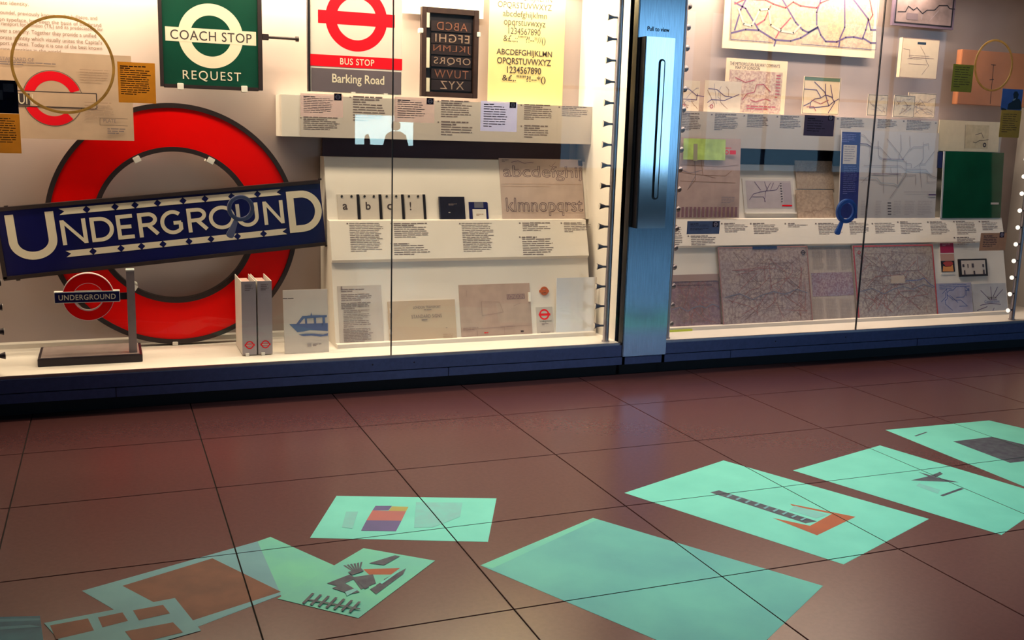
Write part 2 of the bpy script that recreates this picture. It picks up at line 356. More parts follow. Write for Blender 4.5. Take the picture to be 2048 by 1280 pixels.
caseL = make_case('left lit display case of signs and lettering, wide plinth and black kick board', XL0, XL1, [atY(232, 785, -.072).x, atY(897, 743, -.072).x], 1.563, [atY(745, 730, -.07).x, atY(828, 726, -.07).x])
caseR = make_case('right lit display case of maps, beside the steel post', XR0, XR1, [atY(1461, 710, -.072).x, atY(1834, 690, -.072).x], 4.325, [atY(1550, 690, -.07).x, atY(1690, 682, -.07).x])
# lectern units and label rails
def unit(label, prof, x0, x1, splits):
    u = empty('sloped_display_unit', ((x0+x1)/2, .35, ZS), label, 'display stand')
    o = prism_x('stand_body', prof, x0, x1, CASE, u); o.location = (-(x0+x1)/2, -.35, -ZS)
    return u
uL = unit('cream sloped display stand with middle text band in left case', PROF_L, 1.350, 2.755, [])
uR = unit('cream sloped display stand with middle text band in right case', PROF_R, 3.06, 5.78, [])
def rail(label, x0, x1, xt):
    r = empty('label_rail', ((x0+x1)/2, .40, 1.19), label, 'label rail'); c = (x0+x1)/2
    box('rail_body', x0-c, x1-c, .004, .178, 0, .20, CASE, r, .001); box('caption_panel', xt-c, x1-c, 0, .0035, 0, .20, LABELM, r); return r
box('gap_shade_panel', 1.36-2.0525, 2.74-2.0525, .205, .215, 1.095-ZS, 1.19-ZS, mat('gap_shade_plum', (.085, .06, .085), .8, noise=.2, nscale=3), uL)  # plum panel paints in the shade on the back wall under the left rail
box('gap_shade_panel', 3.07-4.42, 5.74-4.42, .205, .215, 1.095-ZS, 1.19-ZS, mat('gap_shade_navy', (.010, .014, .040), .8, noise=.2, nscale=3), uR)  # navy panel stands in for the shaded gap under the right rail
rLx = (atY(563, 225, .40).x, 2.842, atY(601, 230, .40).x)
rL = rail('grey caption rail across the left case under the bus stop flag', *rLx)
rR = rail('grey caption rail across the right case under the small maps', 3.06, atY(2006, 250, .40).x, 3.06)
# printed captions
class OnPlane(Thing):
    """captions printed on an existing thing"""
    def __init__(s, plane, parent, off=.0006):
        s.p = plane; s.u = s.v = 0; s.ry = 0; s.t = off; s.k = 0
        s.root = bpy.data.objects.new('captions', None); s.root.empty_display_size = .02; COL.objects.link(s.root)
        s.root.matrix_world = Matrix.Translation(plane.pt(0, 0)) @ Matrix.Rotation(-plane.a, 4, 'X')
        mw = s.root.matrix_world.copy(); s.root.parent = parent; s.root.matrix_parent_inverse = Matrix.Translation(-parent.location)
    def lay(s): return -s.t-.0004
def captions(plane, parent, cols, head=1, m=mat('caption_ink', (.17, .13, .135), .7)):
    o = OnPlane(plane, parent)
    for k, c in enumerate(cols):
        xl, xr, yt, yb, n = c[:5]; o.block(xl, xr, yt, yb, n, m, seed=k+int(xl), head=(c[5] if len(c) > 5 else head), fill=.34)
        if len(c) <= 6: o.rect('caption_number', xl-7, xl-4, yt, yt+2.5, m)
    return o
captions(vert(.40), rL, [(607, 682, 234, 262, 7, 2), (706, 770, 193, 245, 10, 3), (882, 944, 201, 237, 8, 2), (882, 945, 243, 274, 6, 2), (1048, 1104, 209, 242, 8, 2), (1048, 1104, 251, 278, 6, 2), (1124, 1182, 213, 235, 6, 2)])
captions(LS, uL, [(700, 768, 446, 505, 17, 0), (788, 858, 446, 477, 8, 2), (788, 860, 486, 512, 6, 1), (925, 988, 446, 505, 17, 0), (1045, 1102, 445, 464, 5, 2), (1045, 1108, 473, 512, 9, 1), (1128, 1182, 445, 466, 6, 1)])
captions(vert(.40), rR, [(1364, 1402, 226, 262, 11, 2), (1429, 1476, 228, 262, 10, 2), (1494, 1540, 230, 256, 8, 1), (1560, 1602, 232, 258, 8, 2), (1681, 1732, 236, 258, 7, 1), (1755, 1795, 239, 258, 6, 1), (1813, 1862, 241, 262, 7, 1), (1877, 1915, 245, 270, 7, 1)])
captions(RS, uR, [(1348, 1364, 450, 492, 10, 1), (1382, 1432, 471, 492, 6, 1), (1449, 1496, 446, 466, 6, 1), (1507, 1558, 446, 469, 7, 1), (1576, 1618, 446, 456, 3, 1), (1637, 1684, 446, 470, 8, 1), (1699, 1738, 443, 470, 9, 1), (1750, 1790, 446, 468, 7, 0), (1801, 1846, 443, 469, 8, 1), (1861, 1899, 443, 470, 9, 1), (1913, 1952, 442, 470, 9, 1), (1964, 1998, 442, 462, 6, 1), (1914, 1952, 474, 491, 5, 1)])
# wall text, left case
wl = OnPlane(vert(YB-.0005), caseL)
for (body, xl, xr, yt, yb) in (('corporate identity.', -34, 57, 0, 13), ('The roundel, previously known as the bullseye, and', -24, 194, 24, 37), ('the Johnston typeface, has been the basis of the brand', -52, 202, 37, 50), ('Transport for London (TfL) and its predecessors for', -4, 206, 47, 60),
                               ('over a century. Together they provide a unified', -4, 192, 60, 74), ('corporate identity which visually unites the Capital\'s', -20, 204, 73, 87), ('transport services. Today it is one of the best known', -22, 204, 85, 98), ('corporate identities in the world', -26, 121, 95, 106)):
    wl.txt(body, xl, xr, yt+1.5, yb-1.5, mat('wall_text_brown', (.16, .11, .08), .7), name='wall_text')
wr = OnPlane(vert(YB-.0005), caseR)
for k, (xr, y) in enumerate(((1386, 6), (1388, 36), (1398, 73), (1387, 82), (1394, 94), (1380, 103), (1390, 113), (1384, 123))):
    wr.block(1352, xr, y, y+6, 1, mat('wall_text_grey', (.42, .36, .28), .7), seed=k, name='wall_text')
# ---------------------------------------------------------------- steel post
pc = 2.9235
post = empty('steel_post', (pc, -.08, 0), 'brushed steel post with pull handle between the two display cases', 'post')
box('post_body', -.1285, .1285, 0, .10, .108, 3.8, STEEL, post, .003); box('edge_seal', -.1315, -.1285, .004, .05, .108, 2.13, BLACK, post)
box('base_panel', -.128, .128, .008, .06, .064, .105, PLINTH, post, .001); box('base_kick', -.1285, .1285, .066, .2, 0, .064, TOE, post)
hz0, hz1 = .782, 1.722; hx0, hx1 = 2.817-pc, 2.978-pc
hp = box('handle_plate', hx0, hx1, -.045, -.0, hz0, hz1, STEEL2, post, .0015)
box('plate_edge', hx0-.006, hx0-.0002, -.043, .0, hz0, hz1, BLACK, post)
# slot: a dark stadium outline with the grip bar inside
def stadium(cx, z0, z1, r, n=14):
    return [(cx+r*math.cos(math.pi+math.pi*i/n), z0+r*math.sin(math.pi+math.pi*i/n)) for i in range(n+1)]+[(cx+r*math.cos(math.pi*i/n), z1+r*math.sin(math.pi*i/n)) for i in range(n+1)]
scx = (hx0+hx1)/2+.012
so = plate('handle_slot', stadium(scx, .945, 1.60, .019), -.0456, .0005, BLACK, hp); plate('grip_bar', stadium(scx, .945, 1.60, .0095), -.052, .006, STEEL2, hp)
P = OnPlane(vert(-.0802), post); P.txt('Pull to view', 1295, 1339, 54, 63, INK, bold=.012, name='lettering')
# ---------------------------------------------------------------- light rods with spot heads
def light_rod(label, x, ztop, z0, zs, dirv, lens):
    r = empty('light_rod', (x, .0, ZS), label, 'light fitting', 'fibre light rods')
    cyl('pole', (0, 0, 0), (0, 0, ztop-ZS), .0155, .0155, ROD, r, 20); cyl('foot', (0, 0, 0), (0, 0, .008), .02, .02, ROD, r, 20)
    d = Vector(dirv).normalized()
    for z in zs:
        b = Vector((0, 0, z-ZS)); h = cyl('spot_head', b+d*.013, b+d*.036, .0055, .006, HEAD, r, 12); cyl('cup', b+d*.034, b+d*.064, .006, .0165, HEAD, h, 16); cyl('lens', b+d*.0642, b+d*.0655, .0135, .0135, lens, h, 16)
    return r
SP = .1035
HEADM2 = mat('lamp_lens_unlit', (.62, .56, .50), .25, noise=.05)
light_rod('metal light rod with small spot heads at the left side of the steel post', 2.732, ZTOP, ZS, [.262+SP*i for i in range(17)], (-1, .18, .0), HEADM2)
light_rod('metal light rod with small spot heads at the right side of the steel post', 3.098, ZTOP, ZS, [.245+SP*i for i in range(17)], (.85, .75, .02), mat('lamp_lens_dark', (.03, .04, .07), .25, noise=.1))
light_rod('metal light rod with glowing spot heads at the far right case end', 5.585, ZTOP, ZS, [.24+SP*i for i in range(17)], (-.8, -.25, 0), LENS)
light_rod('metal light rod at the far left case end, only its spot heads in view', -.155, ZTOP, ZS, [.255+SP*i for i in range(17)], (1, .1, 0), HEADM2)
# ================================================================== LEFT CASE: signs
# ---- big ring sign with tilted name bar
RX, RZ, RY = .635, .756, .47
ring = empty('ring_sign', (RX, RY, ZS), 'huge red ring sign with tilted navy name bar in left case', 'sign')
cz = RZ-ZS
annulus('ring_face', 0, cz, .556, .368, -.028, .02, RED, ring, 128)
annulus('outer_rim', 0, cz, .574, .552, -.036, .05, BRONZE, ring, 128); annulus('inner_rim', 0, cz, .372, .350, -.036, .05, BRONZE, ring, 128)
for a in (118, 62, 235):
    x, z = .352*math.cos(math.radians(a)), cz+.352*math.sin(math.radians(a)); b = box('mounting_block', -.016, .016, -.05, .09, -.014, .014, WHITE, ring, .002); b.location = (x, 0, z); b.rotation_euler = (0, math.radians(90-a), 0)
for x in (.42-RX, .60-RX): box('floor_block', x, x+.025, -.05, .0, 0, .018, WHITE, ring, .002)
class Sub(Thing):
    """a rotated face drawn in photo coordinates, parented to an existing thing"""
    def __init__(s, name, plane, cu, cv, roty, parent):
        s.p = plane; s.u, s.v, s.ry, s.t, s.k = cu, cv, roty, 0, 0
        s.root = bpy.data.objects.new(name, None); s.root.empty_display_size = .05; COL.objects.link(s.root); s.root.parent = parent
        s.root.location = plane.pt(cu, cv)-parent.location
        s.root.rotation_euler = (-plane.a, -roty, 0)
bth = math.radians(5.5)
bar = Sub('name_bar', vert(RY-.065), RX, RZ-.003, bth, ring)
BW, BH = .765, .158
BW1 = .698
box('bar_field', -BW, BW1, -.0, .034, -BH, BH, NAVY, bar.root)
for nm, a in (('bar_frame', (-BW-.004, BW1, BH-.012, BH+.006)), ('bar_frame', (-BW-.004, BW1, -BH-.006, -BH+.012)), ('bar_frame', (-BW-.006, -BW+.012, -BH, BH))):
    box(nm, a[0], a[1], -.008, .036, a[2], a[3], BRONZE, bar.root, .001)
for x in (-.71, .70):
    for z in (-BH-.008, BH+.008): cyl('bolt', (x, .0, z-.004), (x, .0, z+.004), .009, .009, BRONZE, bar.root, 10)
# stroke letters (unit cell 0..1 wide, 0..1 high); s = stroke
def arc(cx, cy, rx, ry, a0, a1, n=20): return [(cx+rx*math.cos(math.radians(a0+(a1-a0)*i/n)), cy+ry*math.sin(math.radians(a0+(a1-a0)*i/n))) for i in range(n+1)]
GL = {'U': [[(0, 1), (0, .40)]+arc(.5, .40, .5, .40, 180, 360)+[(1, .40), (1, 1)]], 'N': [[(0, 0), (0, 1)], [(0, 1), (1, 0)], [(1, 0), (1, 1)]],
      'D': [[(0, 0), (0, 1)], [(0, 1), (.38, 1)]+arc(.38, .5, .62, .5, 90, -90)+[(.38, 0), (0, 0)]], 'E': [[(0, 0), (0, 1)], [(0, 1), (1, 1)], [(0, .5), (.86, .5)], [(0, 0), (1, 0)]],
      'R': [[(0, 0), (0, 1)], [(0, 1), (.5, 1)]+arc(.5, .745, .42, .255, 90, -90)+[(.5, .49), (0, .49)], [(.45, .49), (1, 0)]],
      'G': [arc(.52, .5, .52, .5, 48, 360-48, 32)+[(.9, .40), (.9, .44)], [(.9, .10), (.9, .46)], [(.55, .46), (.93, .46)]], 'O': [arc(.5, .5, .5, .5, 0, 360, 40)]}
def ribbon(pl, s):
    pl = [p for i, p in enumerate(pl) if i == 0 or math.hypot(p[0]-pl[i-1][0], p[1]-pl[i-1][1]) > 1e-7]
    vs = []; n = len(pl)
    closed = math.hypot(pl[0][0]-pl[-1][0], pl[0][1]-pl[-1][1]) < 1e-5
    for i, (x, z) in enumerate(pl):
        if closed and i in (0, n-1): a, b = pl[-2], pl[1]
        else: a, b = pl[max(i-1, 0)], pl[min(i+1, n-1)]
        d1 = (x-a[0], z-a[1]); d2 = (b[0]-x, b[1]-z); l1 = math.hypot(*d1) or 1; l2 = math.hypot(*d2) or 1
        t = (d1[0]/l1+d2[0]/l2, d1[1]/l1+d2[1]/l2); l = math.hypot(*t) or 1; t = (t[0]/l, t[1]/l)
        vs.append(((x-t[1]*s/2, z+t[0]*s/2), (x+t[1]*s/2, z-t[0]*s/2)))
    return vs
def stroke_letter(ch, x0, x1, z0, z1, s, y, m, parent, name='letter', t=.002):
    vs = []; fs = []
    for pl in GL[ch]:
        q = [(x0+s/2+(x1-x0-s)*a, z0+s/2+(z1-z0-s)*b) for a, b in pl]
        ends = len(pl) <= 4 and len(pl) == 2
        if ch in 'UN' or (len(pl) == 2 and pl[0][0] == pl[1][0]):   # square off vertical ends on cap and base line
            q = [(a, z1 if b > z1-s*.6 and pl[i][1] == 1 and (ch != 'N' or True) else (z0 if pl[i][1] == 0 and ch in 'NDERG' else b)) for i, (a, b) in enumerate(q)]
        rb = ribbon(q, s); k = len(vs); n = len(rb)
        ys = y-.0003*GL[ch].index(pl)
        for a, b in rb: vs += [(a[0], ys, a[1]), (b[0], ys, b[1])]
        for i in range(n-1): fs.append((k+2*i, k+2*i+1, k+2*i+3, k+2*i+2))
    # clip overshoot of diagonals to the cap height
    vs = [(x, yy, min(max(z, z0), z1)) for x, yy, z in vs]
    return mesh(name, vs, fs, m, parent)
yl = -.0012
def bx_(px, py): return bar.L(px, py)
def big(ch, xa, ya, xb, yb, s):
    (x0, z0), (x1, z1) = bx_(xa, ya), bx_(xb, yb); stroke_letter(ch, x0, x1, z0, z1, s, yl, CREAM, bar.root)
big('U', 24, 524, 106, 422, .036); 
x0, zb = bx_(585, 464); x1, zt = bx_(645, 377)
stroke_letter('D', x0-.012, .694, zb-.004, zt, .034, yl, CREAM, bar.root)
z0 = (bx_(130, 491)[1]+bx_(532, 449)[1])/2; z1 = (bx_(120, 442)[1]+bx_(563, 399)[1])/2
ymid = lambda x: 466-.103*(x-150)
for ch, xa, xb in (('N', 123, 174), ('D', 182, 228), ('E', 234, 271), ('R', 277, 318), ('G', 321, 369), ('R', 375, 416), ('O', 418, 470), ('U', 473, 517), ('N', 527, 567)):
    stroke_letter(ch, bx_(xa, ymid(xa))[0], bx_(xb, ymid(xb))[0], z0, z1, .0175, yl, CREAM, bar.root)
for (yL, yR, xa, xb, ds) in ((423, 384.5, 118, 562, (173, 230, 270, 315, 366, 410, 463, 515)), (507.5, 463, 132, 574, (186, 242, 283, 326, 378, 422, 475, 527))):
    zc = (bx_(xa, yL)[1]+bx_(xb, yR)[1])/2; hh = .0145; a, b = bx_(xa, yL)[0], bx_(xb, yR)[0]
    plate('ribbon_band', [(a, zc-hh), (b, zc-hh), (b-.022, zc), (b, zc+hh), (a, zc+hh), (a+.022, zc)], yl, 0, CREAM, bar.root)
    for d in ds:
        x = bx_(d, yL+(yR-yL)*(d-xa)/(xb-xa))[0]; r = .0165; plate('diamond', [(x-r, zc), (x, zc-r), (x+r, zc), (x, zc+r)], yl-.0006, 0, NAVY, bar.root)
# ---- green coach stop flag
SGN = vert(.46)
t = Thing('coach_stop_sign', 'green enamel coach stop flag with cream ring, high in left case', 'sign', SGN, 319, 521, -22, 177)
t.sheet(GREEN, .02, 'sign_face')
for nm, a in (('frame_side', (-t.w/2-.004, -t.w/2+.012, 0, t.h)), ('frame_side', (t.w/2-.016, t.w/2+.004, 0, t.h)), ('frame_side', (-t.w/2+.0125, t.w/2-.0165, -.004, .012)), ('frame_side', (-t.w/2+.0125, t.w/2-.0165, t.h-.012, t.h+.004))):
    box(nm, a[0], a[1], -.03, .002, a[2], a[3], BRONZE, t.root, .001)
t.ring('ring_mark', 421, 73, 64.5, 41, CREAM); x0, x1, z0, z1 = t.R(330, 511, 59, 87)
plate('name_band', [(x0, z0), (x1, z0), (x1, z1), (x0, z1)], t.lay(), 0, CREAM, t.root)
t.txt('COACH STOP', 340, 502, 64, 83, INK, bold=.003, sp=1.08); t.txt('REQUEST', 365, 481, 143, 164, CREAM, sp=1.2)
for x in (360, 487):
    a, b = t.L(x, 172); box('clip', a-.014, a+.014, -.04, .0, -.012, .018, WHITE, t.root, .002)
ax, az = t.L(523, 74)
box('arm_block', ax, ax+.032, -.02, .0, az-.014, az+.014, BRONZE, t.root, .002); cyl('arm_rod', (ax+.03, -.01, az), (ax+.165, -.01, az), .007, .007, BRONZE, t.root); cyl('arm_tip', (ax+.16, -.01, az), (ax+.175, -.01, az), .013, .013, BRONZE, t.root)
# ---- white bus stop flag
FW = mat('flag_white', (.74, .68, .62), .3, noise=.05, nscale=5); FG = mat('flag_grey', (.16, .125, .145), .3, noise=.15, nscale=6)
t = Thing('bus_stop_flag', 'white bus stop flag with red ring, standing on the caption rail', 'sign', vert(.425), 619, 803, -75, 187)
t.sheet(FW, .012, 'flag_panel', .002); box('flag_edge', -t.w/2-.012, -t.w/2-.001, -.02, .012, 0, t.h, BLACK, t.root)
t.ring('ring_mark', 712, 39, 61.5, 40, PRED); t.rect('ring_bar', 635, 788, 25, 51, PRED)
t.rect('name_band', 618, 803, 113, 136, PRED); t.rect('destination_panel', 622, 801, 140, 185, FG)
t.txt('BUS STOP', 679, 747, 118, 131, CREAM, bold=.012, sp=1.12); t.txt('Barking Road', 663, 767, 150, 173, CREAM, bold=.016)
for px in (705, 770): a, b = t.L(px, 188); box('clip', a-.01, a+.01, -.02, 0, 0, .006, WHITE, t.root)
# ---- type forme with reversed letters
WOOD = mat('forme_wood', (.055, .026, .022), .5, noise=.35, nscale=20); COPPER = mat('type_metal', (.42, .17, .11), .4, metal=.5, noise=.4, nscale=40)
t = Thing('type_forme', 'dark framed printing forme of reversed capital letters, right of bus stop flag', 'printing block', vert(.43), 840, 953, 18, 195)
t.sheet(BLACK, .012, 'bed')
W, H = t.w/2, t.h
for nm, a in (('frame_side', (-W, -W+.024, 0, H)), ('frame_side', (W-.026, W, 0, H)), ('frame_side', (-W+.0245, W-.0265, 0, .024)), ('frame_side', (-W+.0245, W-.0265, H-.028, H))): box(nm, a[0], a[1], -.032, -.001, a[2], a[3], WOOD, t.root, .0015)
for yy0, yy1 in ((24, 56), (76, 136), (156, 186)):
    x0, x1, z0, z1 = t.R(849, 856, yy0, yy1); box('spacer', x0, x1, -.03, -.012, z0, z1, CREAM, t.root, .001)
t.t = .0125
for k, (row, xa, xb, yc) in enumerate((('ABCD', 871, 932, 54), ('EFGHI', 868, 936, 78), ('JKLMN', 864, 938, 100), ('OPQRS', 865, 938, 124), ('TUVW', 866, 934, 149), ('XYZ', 878, 925, 171))):
    x0, x1, z0, z1 = t.R(860, 940, yc-10, yc+11); box('type_row', x0, x1, -.02, -.012, z0, z1, mat('type_row_dark', (.03, .018, .02), .4, noise=.3), t.root, .001)
    t.k = 17; t.txt(row, xa, xb, yc-8, yc+8, COPPER if k % 2 == 0 else mat('type_metal_pale', (.55, .36, .26), .4, metal=.4, noise=.3, nscale=40), mirror=True, outline=0, bold=-.012 if False else 0., sp=1.15, t=.001, name='type_letters')
for px, py in ((839, 62), (953, 70)): a, b = t.L(px, py); box('clip', a-.009, a+.009, -.038, .0, b-.012, b+.012, WHITE, t.root, .002)
# ---- sheets on the back wall
YEL = mat('poster_yellow', (.78, .66, .30), .55, noise=.05, nscale=3)
t = Thing('type_specimen_sheet', 'yellow type specimen sheet of black alphabets in left case', 'poster', vert(.50), 978, 1129, -95, 212)
t.sheet(YEL, .004)
for body, xa, xb, ya, yb, bo in (('ABCDEFGHIJKLMN', 995, 1104, -10, 5, 0), ('OPQRSTUVWXYZ', 995, 1103, 6, 20, 0), ('abcdefghijklmn', 1005, 1093, 23, 39, 0), ('opqrstuvwxyz', 1007, 1090, 41, 57, 0), ('1234567890', 1016, 1080, 57, 70, 0), ("&£.,:;''\"\"?!--*//()", 1006, 1090, 72, 89, 0),
                                 ('ABCDEFGHIJKLMN', 992, 1103, 100, 115, .014), ('OPQRSTUVWXYZ', 993, 1101, 117, 132, .014), ('1234567890', 1013, 1081, 134, 148, .014), ("&£,.''\"\"?!--*()", 1003, 1090, 151, 167, .014)):
    t.txt(body, xa, xb, ya, yb, INK, bold=bo)
t = Thing('pale_sheet', 'pale cream sheet behind the printing forme', 'poster', vert(.54), 803, 968, -120, 32); t.sheet(mat('paper_cream', (.78, .70, .52), .6, noise=.04), .004); t.block(948, 967, 1, 7, 1, GREY_INK)
# ---- ring construction drawing
t = Thing('ring_drawing', 'tan construction drawing of a red half ring at upper left', 'drawing', vert(.37), -62, 265, 104, 278)
t.sheet(TAN, .002)
x, z = t.L(106, 197); k = abs(t.L(116, 197)[0]-x)/10
annulus('red_arc', x, z, 58*k, 38*k, t.lay(), 0, PRED, t.root, 40, math.radians(20), math.radians(166)); annulus('red_arc', x, z, 58*k, 38*k, t.lay(), 0, PRED, t.root, 40, math.radians(202), math.radians(312))
annulus('ring_outline', x, z, 60*k, 59*k, t.lay(), 0, INK, t.root, 72); t.rect('bar_outline', -50, 194, 182, 214, INK); t.rect('bar_blank', -48, 192, 184, 212, TAN); t.rect('bar_navy', 0, 60, 186, 210, INK)
t.txt('UN', 37, 66, 188, 208, CREAM); t.txt('STANDARD OF', 0, 68, 115, 122, GREY_INK); t.block(0, 118, 125, 133, 2, GREY_INK, 3); t.block(160, 225, 140, 165, 5, mat('pencil', (.42, .28, .2), .7), 4, fill=.3)
t.lines('stamp_box', [[(200, 236), (255, 238)], [(200, 250), (255, 252)], [(200, 236), (200, 250)]], .0015, INK); t.txt('PLATE', 207, 232, 238, 245, GREY_INK); t.block(215, 254, 257, 270, 3, GREY_INK, 8); t.block(170, 230, 205, 240, 6, MATS['pencil'], 9, fill=.25)
# ---- things stuck on the outside of the glass
GF = vert(YG-.0008)
def onglass(name, label, cat, xl, xr, yt, yb, m, t=.0012, group=None):
    if not m.get('tl') and True: translucent(m); m['tl'] = 1
    o = Thing(name, label, cat, GF, xl, xr, yt, yb, group); o.sheet(m, t, 'film'); return o
BRASS = translucent(mat('ring_brass', (.55, .42, .20), .5, noise=.2), .7)
OLIVE = mat('label_olive_brown', (.72, .46, .12), .5, noise=.08, nscale=20)
def glass_ring(label, cx, cy, rx, ry):
    x, z = GF.uv(cx, cy); r = (GF.uv(cx+rx, cy)[0]-GF.uv(cx-rx, cy)[0])/2; rz = (GF.uv(cx, cy-ry)[1]-GF.uv(cx, cy+ry)[1])/2; R = (r+rz)/2
    o = annulus('glass_ring', 0, 0, R, R-.011, -.004, .004, BRASS, None, 96); o.location = (x, GF.y0, z); tag(o, label, 'ring marker', 'ring markers on the glass')
glass_ring('thin bronze ring on the left glass over the red ring drawing', 127, 130, 104, 99)
glass_ring('thin bronze ring on the right glass over the orange book', 1987, 131, 38, 53)
t = onglass('glass_label', 'brown text label on glass left of the green flag', 'label', 236, 311, 125, 206, OLIVE, group='labels on the glass'); t.block(241, 303, 132, 192, 14, INK, 5, head=2, fill=.4)
t = onglass('glass_label', 'dark blue photo label on glass at left edge', 'label', -40, 36, 160, 226, mat('photo_navy', (.012, .014, .05), .4, noise=.5, nscale=30), group='labels on the glass'); t.frect('pale_patch', .35, .6, .3, .6, mat('photo_grey', (.10, .09, .12), .5, noise=.3)); t.frect('pale_patch', .62, .9, .1, .35, MATS['photo_grey'])
t = onglass('glass_label', 'olive brown text label on glass at left edge, below the dark blue photo', 'label', -40, 41, 227, 306, OLIVE, group='labels on the glass'); t.block(-36, 34, 236, 292, 12, INK, 6, fill=.35)
FILM = filmmat('grey_film', (.46, .38, .40), .55); FILMB = filmmat('blue_film', (.40, .44, .72), .6); LOGO = mat('logo_square', (.05, .008, .035), .5); LOGOW = mat('logo_pale', (.75, .5, .55), .5)
def film(label, xl, xr, yt, yb, m, lines=9, logo=None, ink=None):
    t = onglass('caption_film', label, 'sticker', xl, xr, yt, yb, m, .0008, 'caption films on the glass'); t.block(xl+6, xr-18, yt+5, yb-6, lines, ink or mat('film_ink', (.08, .065, .10), .6), int(xl), head=1, fill=.35)
    if logo:
        a, b, c, d = logo; t.rect('logo_square', a, b, c, d, LOGO); t.ring('logo_ring', (a+b)/2, (c+d)/2, (b-a)*.33, (b-a)*.2, LOGOW); t.rect('logo_bar', a+2, b-2, (c+d)/2-1, (c+d)/2+1, LOGOW)
film('grey translucent caption film below the bus stop flag', 601, 686, 188, 234, FILM, 10, (668, 683, 187, 201))
film('grey translucent caption film below the printing forme', 789, 869, 195, 245, FILM, 9, (853, 867, 196, 209))
film('pale blue caption film below the yellow specimen sheet', 961, 1034, 203, 263, FILMB, 10, (1019, 1032, 204, 216))
film('dark slate caption film under the small green-topped map', 1608, 1668, 231, 272, mat('film_slate', (.22, .19, .30), .5, noise=.1), 6, (1656, 1666, 231, 241))
film('blue-grey caption film low on the right glass near the steel post', 1374, 1439, 442, 468, mat('film_steel', (.30, .36, .56), .5, noise=.1), 5, (1425, 1437, 443, 454))
film('tan caption film at the right end of the right case', 1960, 2012, 466, 501, mat('film_tan', (.80, .58, .42), .5, noise=.1), 7, (1999, 2008, 464, 475))
MAG = translucent(mat('magnifier_slate', (.42, .46, .64), .35, noise=.1), .5); MAGB = translucent(mat('magnifier_blue', (.14, .32, .80), .35, noise=.1), .5)
def magnifier(label, cx, cy, ro, ri, hx, hy, m):
    o = Thing('magnifier', label, 'magnifying glass', GF, cx-ro, cx+ro, cy-ro, hy, 'magnifiers on the glass'); o.t = 0
    c = o.L(cx, cy); k = o.w/2/ro; h = o.L(hx, hy); d = Vector((h[0]-c[0], h[1]-c[1])).normalized(); n = Vector((-d.y, d.x))
    annulus('lens_rim', c[0], c[1], ro*k, ri*k, -.014, .014, m, o.root, 48); disc('lens', c[0], c[1], ri*k, -.008, .003, glassmat('lens_glass_'+label[:5], (.92, .94, 1), .08), o.root)
    annulus('rim_lip', c[0], c[1], (ro-1)*k, (ri+1.5)*k, -.018, .005, m, o.root, 48)
    s = Vector(c)+d*(ro-3)*k; e = Vector(h); pts = [s+n*.008, e+n*.017]+[e+n*.017*math.cos(a)+d*.012*math.sin(a) for a in (.5, 1.0, 1.57, 2.14, 2.64)]+[e-n*.017, s-n*.008]
    plate('handle', [(p.x, p.y) for p in pts], -.013, .012, m, o.root)
magnifier('slate grey magnifier on the left glass over the navy name bar', 481, 416, 27, 19, 460, 470, MAG)
magnifier('blue magnifier on the right glass under the navy text column', 1691, 422, 19.5, 13, 1673, 465, MAGB)
# ================================================================== LEFT CASE: stand items
# letter cards
CARD = mat('card_grey', (.58, .52, .47), .5, noise=.06)
for k, (ch, xl, xr, ltx) in enumerate((('a', 675, 717, (685, 695)), ('b', 721, 761, (731, 741)), ('c', 765, 806, (774, 784)), ('!', 810, 849, (819, 822)))):
    t = Thing('letter_card', 'grey ring-bound letter card printed with %s in the row on left stand' % ('an exclamation mark' if ch == '!' else 'the letter '+ch), 'card', LU, xl, xr, 389, 439, 'ring-bound letter cards')
    t.sheet(CARD, .004, 'card'); box('spine_edge', t.w/2-.008, t.w/2+.006, -.006, 0, 0, t.h, BLACK, t.root)
    ty0, ty1 = {'a': (408, 420), 'b': (404, 420), 'c': (408, 420), '!': (404, 421)}[ch]; t.txt(ch, ltx[0], ltx[1], ty0, ty1, INK, bold=.02)
    for fx in (.22, .68): annulus('binder_ring', (fx-.5)*t.w, t.h*.92, .0055, .0028, -.008, .004, BLACK, t.root, 20)
t = Thing('spiral_notebook', 'black spiral notebook on left stand between letter cards and floppy disk', 'notebook', LU, 878, 929, 394, 439)
t.sheet(mat('notebook_cover', (.012, .012, .03), .4, noise=.3), .008, 'cover'); t.block(896, 916, 408, 412, 2, GREY_INK, 1); t.block(896, 903, 425, 428, 1, PAPERG, 2)
for i in range(13): annulus('spiral_loop', -t.w/2, t.h*(.04+.075*i), .0045, .0028, -.010, .002, ROD, t.root, 10)
t = Thing('floppy_disk', 'navy floppy disk with white label on left stand', 'floppy disk', LU, 938, 976, 404, 439)
w, h = t.w/2, t.h; t.t = .003; plate('disk_shell', [(-w, 0), (w, 0), (w, h-.006), (w-.006, h), (-w, h)], -.003, .003, mat('disk_navy', (.012, .014, .10), .35, noise=.2), t.root)
t.frect('metal_shutter', .28, .76, .02, .34, mat('disk_shutter', (.35, .33, .40), .3, metal=.7, noise=.1), .0006); t.frect('shutter_slot', .58, .70, .05, .31, MATS['disk_navy']); t.frect('paper_label', .17, .88, .42, 1, PAPERW); t.block(952, 968, 428, 433, 2, MATS['pencil'], 2)
t = Thing('lettering_drawing', 'pinkish pencil drawing sheet of outlined letters on left stand', 'drawing', LU, 1001, 1166, 318, 438)
t.sheet(mat('paper_pink_tan', (.55, .43, .39), .6, noise=.16, nscale=9), .002); PEN = mat('pencil_violet', (.20, .14, .20), .7)
t.txt('abcdefghij', 1006, 1163, 332, 362, PEN, outline=.012); t.txt('klmnopqrst', 1012, 1165, 396, 432, PEN, outline=.012)
